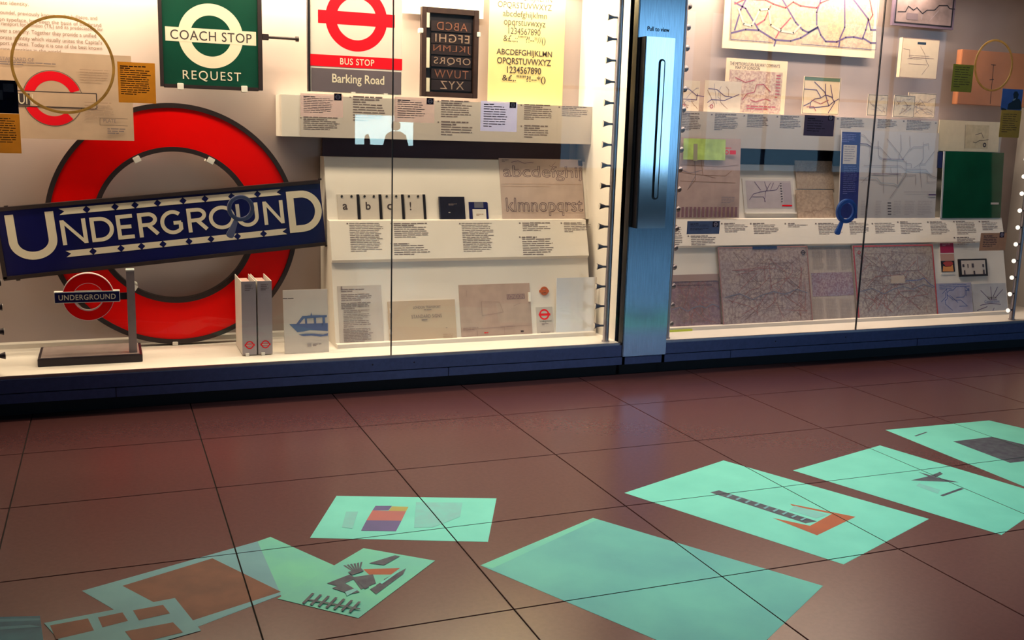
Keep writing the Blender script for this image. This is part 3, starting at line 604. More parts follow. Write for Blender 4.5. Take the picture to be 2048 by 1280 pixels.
t.flines('guide_line', [[(.02, .42), (.98, .42)], [(.02, .46), (.6, .46)], [(.02, .85), (.98, .85)], [(.04, .9), (.98, .9)]], .0012, MATS['pencil'])
t.block(1003, 1018, 319, 325, 3, GREY_INK, 5); t.rect('stamp', 1156, 1164, 321, 332, INK); t.lines('check_mark', [[(1098, 331), (1102, 334), (1110, 325)]], .0016, PEN); t.lines('scribble', [[(1022, 325), (1035, 322), (1048, 327), (1060, 325), (1066, 326)]], .003, PEN)
t = Thing('blank_card', 'blank cream card at the right end of left stand', 'card', LU, 1167, 1200, 324, 438); t.sheet(CARD if False else CASE, .004)
# lower tier
t = Thing('typed_page', 'grey typed page on the lower tier of left stand', 'page', LL, 677, 765, 571, 688); t.sheet(PAPERG, .002)
for (a, b, n, f) in ((578, 585, 2, .5), (588, 603, 4, .42), (605, 619, 4, .45), (620, 627, 2, .4), (628, 640, 4, .4), (641, 656, 4, .4), (657, 685, 9, .45)): t.block(682 if a < 620 else 687, 746 if a > 587 else 735, a, b, n, GREY_INK, a, fill=f)
t.rect('pin', 681, 684, 573, 581, GREY_INK)
t = Thing('sign_booklet', 'tan landscape booklet on standard signs, left stand lower tier', 'booklet', LL, 777, 911, 601, 686); t.sheet(mat('booklet_tan', (.55, .43, .33), .6, noise=.08, nscale=6), .01, 'cover', .001)
t.t = .0105; t.txt('LONDON TRANSPORT', 825, 880, 612, 617, GREY_INK); t.txt('STANDARD SIGNS', 822, 882, 629, 636, GREY_INK, sp=1.1); t.block(842, 866, 619, 622, 1, GREY_INK, 1, cen=True); t.block(842, 866, 639, 643, 1, GREY_INK, 2); t.block(890, 901, 655, 657, 1, GREY_INK, 4); t.block(885, 908, 668, 682, 4, MATS['pencil'], 3, fill=.25)
for yy in (622, 664): a, b = t.L(780, yy); box('clip', a-.004, a+.006, -.016, 0, b-.012, b+.012, WHITE, t.root)
t = Thing('brown_plan', 'large brown drawn plan on the lower tier, left stand', 'drawing', LL, 920, 1062, 568, 682); t.sheet(TAN2, .003)
t.rect('stamp', 1013, 1049, 588, 598, mat('stamp_mauve', (.26, .17, .18), .6)); t.txt('LONDON', 1015, 1047, 589, 597, MATS['paper_brown']); PL = mat('plan_line', (.32, .22, .21), .7)
t.flines('plan_line', [[(.02, .78), (.98, .75)], [(.02, .9), (.98, .9)], [(.6, .76), (.6, .98)], [(.22, .8), (.22, .98)], [(.3, .3), (.55, .32), (.6, .5), (.3, .55), (.3, .3)], [(.1, .1), (.1, .2)], [(.75, .4), (.85, .35)]], .0015, PL)
t.block(968, 992, 664, 668, 1, PRED, 4); t.block(1041, 1056, 661, 667, 1, INK, 6); t.block(926, 960, 655, 662, 2, PL, 7); t.block(1000, 1050, 652, 656, 1, PL, 8); t.block(955, 990, 673, 679, 2, PRED, 9, fill=.25)
a, b = t.L(1057, 592); box('clip', a-.004, a+.008, -.012, 0, b-.03, b+.02, WHITE, t.root)
t = Thing('ring_badge', 'tiny orange red enamel badge above the small leaflet', 'badge', LL, 1078, 1097, 574, 590); t.t = .002; t.ring('badge_ring', 1088, 582, 8, 4, mat('badge_orange', (.75, .16, .05), .25, metal=.4, noise=.1), .003); t.rect('badge_bar', 1078, 1097, 580, 585, MATS['badge_orange'], .004); t.rect('badge_centre', 1086, 1090, 581, 584, PRED, .001)
t = Thing('underground_leaflet', 'slim white leaflet with red ring mark on left stand lower tier', 'leaflet', LL, 1073, 1106, 614, 672); t.sheet(PAPERG, .003, 'leaflet')
t.ring('ring_mark', 1088, 629, 10, 7, PRED); t.rect('ring_bar', 1077, 1100, 627, 631.5, PRED); t.txt('Underground', 1079, 1102, 640, 645, INK); t.block(1083, 1097, 647, 651, 2, GREY_INK, 3); t.block(1081, 1101, 664, 669, 2, GREY_INK, 4)
t = Thing('mirror_sheet', 'shiny silver mirror-like sheet at the right end of left stand', 'mirror sheet', Plane(.205, .196, .225, .585), 1112, 1188, 555, 670); t.sheet(mat('mirror_foil', (.84, .86, .92), .05, spec=1.0, noise=.03), .003)
box('mount_edge', t.w/2+.001, t.w/2+.012, -.004, 0, 0, t.h, CASE, t.root)
# ---- case floor: model sign
b0 = empty('model_sign', (.235, .24, ZS), 'model station sign with red ring on grey post and dark base', 'model sign')
box('base', -.212, .218, -.135, .135, 0, .034, mat('base_dark', (.02, .012, .022), .35, noise=.2), b0, .002); box('base_top', -.20, .206, -.125, .125, .034, .037, mat('base_top_grey', (.33, .26, .25), .25, noise=.15, nscale=12), b0)
POSTG = mat('model_post_grey', (.26, .21, .22), .45, noise=.1)
box('post', .163, .197, -.10, -.066, .037, .408, POSTG, b0, .001); box('post_cap', .162, .198, -.101, -.065, .4085, .416, WHITE, b0, .001); box('bracket', .125, .163, -.09, -.076, .28, .31, BLACK, b0)
mz = .298; my = -.105
annulus('ring_back', .004, mz, .106, .06, my+.012, .02, WHITE, b0, 64); annulus('ring', .004, mz, .104, .062, my, .012, RED, b0, 64); annulus('ring_trim', .004, mz, .1055, .1035, my-.001, .01, LOGOW, b0, 64); annulus('ring_trim', .004, mz, .0625, .0605, my-.001, .01, LOGOW, b0, 64)
box('bar_back', -.134, .134, my-.004, my+.03, mz-.024, mz+.026, WHITE, b0, .001); box('bar_field', -.131, .131, my-.006, my-.002, mz-.021, mz+.022, NAVY, b0)
vs, fs = text_mesh('UNDERGROUND', 0., .012, 1.08); mesh('lettering', [(-.116+.232*a, my-.0068, mz-.011+.024*b) for a, b in vs], fs, CREAM, b0)
# ---- binders
BIND = mat('binder_grey', (.42, .37, .40), .45, noise=.05)
def binder(x, label):
    o = empty('ring_binder', (x, .11, ZS), label, 'binder', 'grey ring binders'); W = .033
    box('spine', -W, W, 0, .004, .005, .353, BIND, o, .001); box('cover', -W, -W+.003, .004, .25, .005, .353, PAPERW, o); box('cover', W-.003, W, .004, .25, .005, .353, PAPERW, o)
    box('pages', -W+.010, W-.012, .03, .235, .012, .335, mat('page_edge_pink', (.66, .42, .38), .7, noise=.3, nscale=60, aniso=(20, 1, 1)), o)
    text_block('printed_text', -.018, .018, .305, .338, 4, -.0006, GREY_INK, o, 4, fill=.5); annulus('ring_mark', 0, .052, .019, .014, -.0008, 0, PRED, o, 32); plate('ring_bar', [(-.023, .047), (.023, .047), (.023, .057), (-.023, .057)], -.0012, 0, PRED, o); plate('ring_band', [(-.016, .0495), (.016, .0495), (.016, .0545), (-.016, .0545)], -.0016, 0, PAPERG, o)
    box('foot_block', -.02, -.004, -.012, .0, 0, .014, WHITE, o); return o
binder(.925, 'left grey ring binder with small red ring mark on its spine'); binder(.9975, 'right grey ring binder, next to the boat booklet')
# ---- boat booklet
t = Thing('boat_booklet', 'white booklet with blue boat picture leaning on the case floor', 'booklet', Plane(.112, ZS, .15, .49), 567, 656, 579, 706); t.sheet(mat('booklet_white', (.70, .63, .58), .5, noise=.03), .006, 'cover', .001)
BL = mat('boat_blue', (.12, .17, .36), .5)
t.poly('boat_hull', [(578, 648), (655, 646), (655, 662), (640, 661), (620, 660), (606, 663), (594, 664)], BL); t.poly('boat_cabin', [(592, 648), (604, 632), (653, 630), (653, 634), (607, 637), (598, 648)], BL)
for (a, b) in ((610, 614), (628, 632), (645, 650)): t.poly('cabin_post', [(a, 648), (b, 648), (b-1, 634), (a-1, 634)], BL)
t.poly('wheelhouse', [(613, 636), (615, 631), (640, 630), (641, 634)], BL); t.poly('mast', [(620, 632), (622, 624), (624, 632)], BL); t.poly('wave', [(596, 669), (612, 667), (628, 667), (645, 669), (655, 666), (655, 671), (640, 673), (622, 671), (606, 672)], BL)
t.block(565, 605, 596, 599, 1, INK, 2); t.rect('crest', 614, 622, 687, 693, mat('crest_grey', (.4, .36, .36), .6)); t.block(625, 643, 687, 693, 2, GREY_INK, 3)
# ================================================================== RIGHT CASE
MB = vert(.535)
def ink(name, c): return mat(name, c, .6)
LV, LR, LK, LG, LB_ = ink('line_violet', (.10, .06, .16)), ink('line_red', (.34, .06, .08)), ink('line_black', (.05, .04, .06)), ink('line_green', (.10, .16, .10)), ink('line_blue', (.10, .14, .34))
LGR = ink('line_grey', (.28, .24, .28)); LBR = ink('line_brown', (.30, .18, .13))
def wander(rd, n, oct_=True):
    out = []
    for _ in range(n):
        x, y = rd.uniform(.05, .95), rd.uniform(.1, .9); a = rd.choice((0, 45, 90, 135, 180, 225, 270, 315)); pl = [(x, y)]
        for _ in range(rd.randint(2, 5)):
            L = rd.uniform(.08, .28); x2, y2 = x+L*math.cos(math.radians(a)), y+L*math.sin(math.radians(a))
            if not (.04 < x2 < .96 and .06 < y2 < .94): a += 180; continue
            pl.append((x2, y2)); x, y = x2, y2; a += rd.choice((-45, 45, 0, 45, -45)) if oct_ else rd.uniform(-50, 50)
        if len(pl) > 1: out.append(pl)
    return out
def smallmap(label, plane, xl, xr, yt, yb, paper, seed, cols=((LK, .002),), n=5, th=.003, bord=None, octi=False, name='map_sheet', cat='map', group='maps in the right case'):
    t = Thing(name, label, cat, plane, xl, xr, yt, yb, group); t.sheet(paper, th); rd = random.Random(seed)
    if bord: t.border('printed_border', .004, .0025, bord)
    for m, wd in cols: t.flines('map_lines', wander(rd, n, octi), wd, m)
    return t
MP1 = mapmat('map_paper_pale', (.54, .43, .30), (.42, .37, .22), (.38, .27, .20), 34)
t = Thing('railway_map', 'large old railway map with violet lines at the top of right case', 'map', MB, 1449, 1757, -90, 107, 'maps in the right case'); t.sheet(mat('map_margin', (.74, .62, .44), .6, noise=.06), .006); t.rect('map_print', 1461, 1750, -80, 92, MP1)
t.lines('railway_line', [[(1468, 5), (1490, 17), (1516, 60), (1548, 80), (1580, 82), (1600, 76), (1626, 60), (1634, 56)], [(1462, 66), (1490, 59), (1516, 61)], [(1564, 0), (1590, 45), (1604, 60), (1615, 65), (1634, 54), (1640, 70), (1650, 83), (1672, 84), (1690, 75), (1706, 74), (1724, 78)], [(1640, 0), (1632, 25), (1632, 50)], [(1688, 0), (1688, 55), (1678, 78)], [(1706, 0), (1735, 38), (1740, 60), (1750, 60)], [(1735, 40), (1730, 60), (1724, 76), (1740, 86), (1750, 86)], [(1550, 82), (1547, 92)], [(1678, 84), (1676, 94)], [(1468, 60), (1480, 20), (1490, 0)]], .010, LV)
t.lines('tramway_line', [[(1468, 8), (1490, -2), (1530, 0), (1545, 8), (1570, 16), (1585, 4), (1600, 12), (1632, 16), (1640, 6), (1660, -2)], [(1540, 12), (1528, 40), (1512, 50)], [(1580, 36), (1560, 58), (1550, 76)], [(1738, 0), (1744, 30), (1738, 40)]], .008, LR)
t.lines('river', [[(1476, 18), (1486, 48), (1502, 52), (1518, 20), (1536, 18), (1540, 50), (1560, 62), (1585, 66), (1600, 50)]], .012, mat('river_grey', (.50, .43, .36), .6)); t.lines('printed_border', [[(1462, -50), (1460, 79), (1543, 85)], [(1600, 88), (1750, 100), (1756, -50)]], .003, LV)
CARDM = mat('card_cream', (.72, .56, .38), .6, noise=.06)
t = Thing('company_map', 'old company map of London with large heading, left in right case', 'map', vert(.53), 1449, 1571, 119, 232, 'maps in the right case'); t.sheet(CARDM, .004); t.rect('map_print', 1456, 1562, 142, 226, mapmat('map_paper_rose', (.58, .43, .33), (.48, .38, .28), (.34, .20, .17), 46))
t.txt("THE METROPOLITAN RAILWAY COMPANY'S", 1459, 1559, 126, 133, INK); t.txt('MAP OF LONDON', 1470, 1519, 133, 139, INK)
t.lines('map_lines', [[(1484, 200), (1492, 188), (1508, 184), (1512, 170), (1526, 169), (1540, 184)], [(1500, 200), (1510, 204), (1530, 198), (1540, 202)], [(1470, 155), (1490, 165), (1508, 160)]], .005, LR); t.block(1550, 1560, 150, 200, 8, LR, 4, fill=.35); t.block(1492, 1556, 212, 222, 2, LR, 5)
for k, (lab, xl, xr, yt, yb) in enumerate((('pale line map leaflet half hidden behind the steel post rod', 1352, 1398, 161, 224), ('pale line map leaflet standing before the company map', 1408, 1481, 162, 225))):
    t = smallmap(lab, vert(.49), xl, xr, yt, yb, mat('leaflet_grey', (.58, .49, .40), .6, noise=.08), 11+k, ((LGR, .003), (LBR, .003)), 3, .004)
    t.lines('map_lines', [[(xl+8, yt+15), (xl+25, yt+17), (xl+40, yt+30), (xl+55, yt+32)], [(xl+6, yb-20), (xl+14, yb-26), (xl+40, yb-24), (xr-4, yb-36)]], .004, LV); t.ring('ring_mark', xl+14, yb-12, 3.4, 2, LR)
t = smallmap('square map with olive green header strip above slate film', vert(.49), 1605, 1679, 154, 229, CARDM, 21, (), 0, .005, INK); t.rect('header_strip', 1609, 1679, 156, 162, LG)
t.lines('map_lines', [[(1606, 212), (1618, 206), (1628, 198), (1640, 196), (1650, 190), (1662, 194), (1668, 205)], [(1608, 178), (1632, 180), (1640, 194)], [(1628, 164), (1648, 184), (1650, 190)], [(1650, 168), (1650, 190)], [(1660, 170), (1664, 196)], [(1650, 190), (1656, 212), (1664, 205), (1676, 198)], [(1620, 206), (1618, 216), (1640, 214), (1656, 212)], [(1668, 205), (1655, 226)]], .005, LV); t.lines('map_lines', [[(1622, 200), (1640, 208), (1656, 200)], [(1612, 214), (1626, 213), (1630, 222)]], .004, LR)
for k, (lab, xl, xr, yt, yb, y) in enumerate((('small framed map crossed by the glass joint', 1734, 1774, 189, 232, .49), ('small framed map, left and front of an overlapping pair', 1786, 1828, 191, 235, .47), ('small framed map, behind and right of an overlapping pair', 1814, 1870, 186, 236, .49))):
    smallmap(lab, vert(y), xl, xr, yt, yb, mat('small_map_%d' % k, ((.52, .44, .34), (.55, .47, .36), (.74, .58, .40))[k], .6, noise=.2, nscale=30), 31+k, ((LGR, .002), (LBR, .002)), 5, .005, INK)
t = Thing('framed_map', 'dark framed railway diagram at the top right of right case', 'map', vert(.50), 1785, 1908, -70, 56, 'maps in the right case'); t.sheet(mat('frame_mauve', (.14, .10, .15), .5, noise=.1), .02, 'frame'); t.rect('map_print', 1791, 1902, -64, 49, mat('diagram_brown', (.26, .19, .19), .4, noise=.35, nscale=14))
t.border('frame_edge', .018, .009, BLACK); t.lines('map_lines', [[(1791, 24), (1806, 24), (1812, 13), (1822, 21), (1829, 16), (1840, 28), (1849, 21), (1864, 21), (1873, 12), (1890, 12), (1894, 18), (1904, 19)]], .006, BLACK); t.rect('printed_block', 1808, 1831, 27, 40, mat('diagram_dark', (.15, .11, .13), .5)); t.lines('map_lines', [[(1854, 42), (1872, 22)], [(1839, 28), (1838, 40)]], .003, LGR)
t = Thing('card_map', 'thick cream card map hanging below the dark framed diagram', 'map', vert(.47), 1795, 1869, 78, 157, 'maps in the right case'); t.sheet(CARDM, .03, 'card', .002); t.rect('header_plate', 1828, 1845, 85, 90, BLACK); t.lines('map_lines', [[(1834, 94), (1842, 108), (1845, 122), (1850, 132), (1836, 150)], [(1808, 118), (1820, 116), (1860, 118)], [(1810, 128), (1846, 130)], [(1800, 98), (1812, 100), (1812, 115)]], .0025, LBR); t.block(1810, 1856, 112, 122, 3, LBR, 3, fill=.2); t.border('edge_line', .001, .003, LBR)
t = Thing('orange_book', 'large orange brown book board at the right end of right case', 'book', vert(.46), 1908, 2046, 104, 212); t.sheet(mat('book_orange', (.50, .20, .10), .32, noise=.15, nscale=6), .045, 'cover', .003); t.lines('pointer_rod', [[(1976, 130), (1969, 208)]], .004, BLACK); t.lines('pointer_ticks', [[(1971, 130), (1980, 131)], [(1968, 160), (1976, 159)]], .004, BLACK); box('board_edge', t.w/2, t.w/2+.012, -.045, .0, 0, t.h, NAVY, t.root)
# on the right glass
GRN = mat('label_green', (.30, .33, .10), .5, noise=.1)
t = onglass('glass_label', 'dull green label on the right glass left of the bronze ring', 'label', 1904, 1945, 129, 184, GRN, group='labels on the glass'); t.block(1908, 1940, 134, 178, 9, INK, 4, fill=.25)
t = onglass('glass_label', 'blue photograph of a seated person in dark clothes on the right glass', 'label', 2003, 2044, 178, 220, mat('photo_blue', (.16, .28, .62), .4, noise=.2, nscale=8), group='labels on the glass'); PB = mat('photo_black', (.006, .006, .016), .4)
t.poly('photo_figure', [(2014, 219), (2016, 208), (2024, 203), (2028, 196), (2038, 198), (2042, 205), (2043, 219)], PB); t.poly('photo_head', [(2027, 197), (2026, 188), (2029, 183), (2034, 183), (2037, 189), (2035, 197)], PB); t.poly('photo_base', [(2002, 220), (2002, 215), (2012, 218), (2012, 220)], PB); t.poly('photo_hand', [(2024, 200), (2030, 196), (2031, 198), (2026, 202)], mat('photo_pale', (.5, .5, .5), .5))
t = onglass('glass_label', 'olive text label on the right glass under the blue photograph', 'label', 2000, 2040, 220, 275, mat('label_olive_green', (.52, .44, .14), .5, noise=.1), group='labels on the glass'); t.block(2004, 2034, 228, 268, 9, INK, 4, fill=.25)
# sheets standing in front of the rail
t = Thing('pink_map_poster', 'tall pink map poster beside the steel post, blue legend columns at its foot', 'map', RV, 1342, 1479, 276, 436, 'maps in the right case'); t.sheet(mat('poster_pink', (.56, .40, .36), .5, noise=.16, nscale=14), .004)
t.lines('map_lines', [[(1360, 330), (1405, 332), (1440, 334), (1476, 330)], [(1362, 345), (1400, 350), (1450, 352), (1462, 342)], [(1374, 380), (1390, 360), (1388, 300)], [(1360, 362), (1470, 366)], [(1400, 310), (1405, 350), (1430, 356)]], .003, LBR); t.lines('map_lines', [[(1356, 338), (1380, 346), (1404, 340)], [(1388, 290), (1390, 352), (1376, 376)]], .003, LGR)
for i in range(15): x = 1354+i*8.1; t.rect('legend_column', x, x+4.5, 414, 434, ink('legend_mauve', (.26, .13, .16)))
t.block(1440, 1468, 394, 408, 4, LGR, 2, fill=.4); t.ring('ring_mark', 1451, 305, 3.6, 2.2, PRED); t.rect('rail_mark', 1457, 1469, 301, 309, PRED); t.block(1448, 1470, 296, 299, 1, PRED, 2); t.rect('picture', 1364, 1448, 278, 320, mat('lime_reflection', (.55, .75, .18), .5, noise=.35, nscale=16)); t.rect('reflection_tower', 1384, 1392, 288, 322, ink('reflection_tower_ink', (.34, .32, .22)))  # lime patch and its tower paint in a reflection seen on the glass
t = Thing('map_holder', 'small clear-framed line map on the right stand', 'map', RU, 1486, 1587, 358, 428, 'maps in the right case'); t.sheet(mat('holder_clear', (.66, .62, .60), .15, noise=.04), .004, 'holder'); t.rect('map_print', 1492, 1582, 362, 417, mat('map_lilac', (.50, .44, .48), .5, noise=.1, nscale=20)); t.rect('legend', 1566, 1582, 366, 412, ink('legend_lilac', (.42, .36, .42)))
t.lines('map_lines', [[(1498, 400), (1506, 388), (1520, 384), (1534, 382), (1552, 380), (1558, 370)], [(1508, 364), (1520, 380)], [(1528, 364), (1534, 382)], [(1540, 366), (1530, 384), (1528, 404)], [(1546, 366), (1540, 380)], [(1504, 394), (1526, 394), (1530, 404)]], .0028, LV); t.rect('red_strip', 1563, 1583, 410, 413, PRED); t.block(1560, 1564, 366, 408, 8, LK, 3, fill=.25); box('holder_lip', -t.w/2, t.w/2, -.02, 0, 0, .006, WHITE, t.root)
t = Thing('brown_card_map', 'upper of two brown map cards on the right stand', 'map', Plane(.385, .788, .465, 1.095), 1591, 1665, 322, 378, 'maps in the right case'); t.sheet(mapmat('map_card_a', (.50, .38, .29), (.40, .32, .26), (.36, .27, .22), 60), .005)
t = Thing('brown_card_map', 'lower of two brown map cards on the right stand', 'map', Plane(.378, .788, .458, 1.095), 1593, 1667, 380, 437, 'maps in the right case'); t.sheet(mapmat('map_card_b', (.52, .38, .28), (.46, .34, .26), (.36, .26, .2), 40), .005); t.flines('map_lines', [[(.2, .75), (.35, .8), (.45, .7), (.6, .75), (.75, .6), (1, .68)], [(.4, .8), (.45, .95)]], .0025, LBR)
t = Thing('line_diagram', 'wide grey line diagram with navy text column, centre of right case', 'map', RV, 1679, 1873, 263, 437, 'maps in the right case'); t.sheet(mat('diagram_paper', (.56, .52, .52), .45, noise=.05, nscale=4), .004); t.rect('navy_column', 1680, 1717, 264, 437, mat('column_navy', (.018, .016, .16), .4, noise=.15)); NT = ink('column_text', (.11, .11, .34))
t.block(1683, 1712, 268, 286, 5, NT, 3); t.rect('white_inset', 1685, 1712, 290, 328, PAPERG); t.block(1687, 1709, 293, 325, 7, LGR, 3, fill=.3); t.block(1685, 1712, 332, 390, 15, NT, 5, fill=.4)
t.lines('map_lines', [[(1718, 288), (1732, 289), (1740, 294), (1758, 294), (1780, 318), (1804, 319), (1812, 327), (1821, 328), (1821, 336)], [(1738, 296), (1740, 347), (1795, 349)], [(1740, 347), (1722, 365)], [(1718, 270), (1726, 270), (1745, 292)], [(1755, 282), (1756, 312), (1765, 319), (1780, 319)], [(1773, 278), (1797, 307), (1804, 318)], [(1800, 270), (1801, 300), (1796, 310), (1797, 318)], [(1818, 272), (1819, 296), (1804, 318)], [(1819, 300), (1825, 294), (1845, 294)], [(1845, 284), (1845, 318), (1838, 328), (1826, 336)], [(1838, 328), (1848, 328), (1868, 302)], [(1726, 331), (1800, 332), (1806, 338), (1850, 339), (1862, 352), (1872, 355)], [(1766, 320), (1766, 345)], [(1793, 320), (1794, 368)], [(1780, 335), (1781, 346)], [(1811, 322), (1811, 350), (1778, 396)], [(1764, 340), (1766, 386)], [(1811, 350), (1830, 350), (1830, 370)], [(1838, 330), (1839, 346), (1842, 375)], [(1853, 350), (1853, 364), (1873, 364)], [(1845, 290), (1855, 287), (1856, 300)]], .0028, LGR)
t.lines('map_lines', [[(1718, 287), (1732, 288), (1740, 293)], [(1765, 318), (1806, 319)], [(1745, 348), (1800, 348)]], .0036, LV); t.lines('river', [[(1718, 356), (1752, 356), (1760, 366), (1786, 367), (1794, 372), (1812, 340), (1850, 342), (1860, 352)]], .005, mat('river_blue', (.36, .40, .46), .6)); t.lines('rule', [[(1806, 384), (1870, 384)]], .002, LGR); t.rect('title', 1855, 1870, 388, 391, LV)
for i in range(5): t.rect('legend_bar', 1773, 1780, 405+i*5.6, 407+i*5.6, LK)
for xa, xb in ((1719, 1735), (1748, 1760), (1784, 1800), (1806, 1828), (1832, 1862)): t.block(xa, xb, 402, 432, 9, ink('legend_faint', (.42, .38, .40)), int(xa), fill=.35)
t = Thing('green_board', 'dark green glossy board with small pale badge at right of right case', 'board', Plane(.345, .786, .37, 1.15), 1886, 2003, 304, 436); t.sheet(mat('board_green', (.006, .085, .045), .06, noise=.25, nscale=5), .006, 'board'); t.rect('badge_strip', 1980, 1996, 405, 409, PAPERG); box('clear_edge', -t.w/2-.012, -t.w/2-.001, -.006, 0, 0, t.h, mat('acrylic_edge', (.42, .44, .50), .15, noise=.05), t.root)
t = Thing('dark_card', 'small navy card beside the dark green board', 'card', RV, 1873, 1886, 304, 336); t.sheet(NAVY, .004)
t = Thing('cream_map_sheet', 'cream sheet with small river map above the dark green board', 'map', Plane(.385, 1.09, .395, 1.35), 1876, 1998, 242, 303, 'maps in the right case'); t.sheet(mat('sheet_cream', (.72, .62, .46), .55, noise=.05), .003); t.rect('map_print', 1930, 1976, 250, 297, mat('map_sand', (.62, .52, .36), .6, noise=.2, nscale=24)); t.lines('map_lines', [[(1945, 284), (1950, 286), (1958, 281), (1966, 281), (1976, 279)], [(1950, 270), (1962, 266), (1966, 276)]], .003, LK); t.ring('ring_mark', 1968, 290, 3.4, 1.6, LK); t.lines('fold', [[(1930, 250), (1928, 297)]], .002, LK)
def roads(t, seed):
    rd = random.Random(seed)
    t.flines('road', wander(rd, 46, False), .0022, ink('road_brown', (.24, .16, .16))); t.flines('road', wander(rd, 16, False), .003, ink('road_rose', (.34, .15, .15)))
    t.flines('river', [[(.04, .62), (.2, .58), (.34, .66), (.46, .60), (.58, .57), (.7, .61), (.84, .55), (.96, .6)]], .005, ink('river_slate', (.20, .20, .27)))
# lower tier
def sheetmap(label, xl, xr, yt, yb, m, t_=.003, lift=0):
    pl = RL if not lift else Plane(.205-lift, .196, .312-lift, .625)
    t = Thing('street_map', label, 'map', pl, xl, xr, yt, yb, 'maps in the right case'); t.sheet(m, t_); return t
t = sheetmap('brown street map at the left end, low by the steel post', 1338, 1440, 549, 660, mapmat('map_umber', (.34, .22, .20), (.28, .18, .20), (.22, .12, .15), 30)); roads(t, 71); t.lines('rule', [[(1354, 571), (1422, 570)]], .003, INK); t.frect('title_band', 0, 1, 0, .12, mat('map_band', (.36, .25, .23), .5))
t = sheetmap('large mauve street map with blue header tab on lower right stand', 1440, 1620, 493, 653, mapmat('map_mauve', (.42, .33, .29), (.36, .28, .28), (.27, .19, .19), 34), lift=.012); roads(t, 72); t.border('printed_border', .004, .006, ink('border_rose', (.36, .18, .18))); t.rect('header_tab', 1504, 1553, 493, 498, ink('tab_blue', (.015, .035, .11))); t.ring('ring_mark', 1605, 505, 4, 2.4, LK); t.rect('ring_bar', 1600, 1610, 504, 506, LK)
t = sheetmap('three-panel grey index sheet between two large street maps', 1620, 1707, 493, 648, mat('index_grey', (.50, .42, .38), .5, noise=.16, nscale=20, aniso=(6, 1, 1))); t.rect('map_panel', 1623, 1706, 545, 592, mapmat('map_plum', (.40, .30, .32), (.33, .27, .34), (.24, .13, .18), 50))
for (a, b) in ((496, 540), (598, 644)):
    for xa in (1624, 1652, 1680): t.block(xa, xa+23, a, b, 16, ink('index_faint', (.40, .33, .31)), int(xa), fill=.4)
t = sheetmap('large grey street map with crimson border on lower right stand', 1709, 1871, 489, 638, mapmat('map_taupe', (.40, .34, .30), (.35, .30, .29), (.26, .20, .20), 34), lift=.012); roads(t, 73); t.border('printed_border', .008, .009, ink('border_crimson', (.42, .06, .08))); t.rect('pale_patch', 1781, 1808, 551, 567, ink('patch_tan', (.46, .37, .31))); t.ring('ring_mark', 1717, 505, 3, 1.6, LR); t.lines('river', [[(1810, 562), (1838, 560), (1846, 556), (1858, 568), (1868, 574)]], .004, LB_)
t = Thing('red_leaflet', 'red leaflet with picture of an orange chair back, right case lower tier', 'leaflet', RL, 1879, 1907, 482, 549); t.sheet(PAPERW, .004, 'leaflet'); t.rect('red_cover', 1879, 1906, 483, 506, mat('leaflet_crimson', (.38, .012, .07), .4)); t.rect('photo_top', 1880, 1907, 508, 523, ink('photo_rose', (.42, .24, .20))); t.rect('photo_dark', 1881, 1908, 522, 544, BLACK); t.poly('photo_orange_shape', [(1884, 543), (1885, 532), (1890, 534), (1900, 533), (1904, 529), (1906, 543)], ink('photo_amber', (.62, .25, .08))); t.poly('photo_red_shape', [(1884, 526), (1890, 523), (1902, 523), (1905, 527), (1900, 532), (1890, 533)], ink('photo_red', (.36, .04, .04))); t.block(1883, 1900, 488, 494, 2, LOGOW, 2, fill=.3)
t = Thing('stamp_frame', 'small black frame of six stamp-like figures, right case lower tier', 'frame', RL, 1916, 1972, 518, 553); t.sheet(BLACK, .012, 'frame', .001); t.rect('mount', 1920, 1968, 521, 549, PAPERG)
for (fx, fy, w_, h_) in ((.14, .32, 3, 3), (.30, .34, 1.5, 4), (.47, .32, 3, 4), (.84, .34, 2.5, 3), (.16, .72, 2, 5), (.5, .74, 2.5, 4), (.84, .72, 2.5, 5)): t.frect('figure', fx-w_*.012, fx+w_*.012, fy-h_*.028+.06, fy+h_*.028+.06, LK)
t = Thing('blue_line_map', 'bluish line map sheet low in the right case', 'map', Plane(.195, .196, .298, .625), 1874, 1944, 566, 634, 'maps in the right case'); t.sheet(mat('map_blue_grey', (.36, .36, .50), .16, noise=.2, nscale=12), .003); t.flines('map_lines', wander(random.Random(5), 9), .004, LB_); t.block(1878, 1940, 569, 580, 3, LB_, 3, fill=.3)
t = Thing('blue_line_map', 'grey-blue line map sheet low at the right end of the right case', 'map', RL, 1945, 2013, 567, 633, 'maps in the right case'); t.sheet(mat('map_grey_blue', (.48, .48, .52), .4, noise=.12, nscale=12), .003); t.flines('map_lines', [[(.25, .2), (.5, .5), (.7, .5)], [(.55, .1), (.55, .5)], [(.75, .12), (.6, .4)], [(.9, .2), (.65, .45)], [(.2, .65), (.5, .6), (.8, .65)], [(.1, .8), (.4, .7)], [(.6, .75), (.5, .95)]], .004, LV); t.txt('London', 1975, 1992, 592, 598, INK); t.txt('Connections', 1968, 1998, 600, 606, LB_)
t = Thing('lime_strip', 'lime yellow strip lying on the case floor beside the steel post', 'strip', Plane(.158, .198, .16, .3), 1338, 1384, 659, 665); t.sheet(mat('lime_plastic', (.62, .72, .05), .4, noise=.05), .004, 'strip')
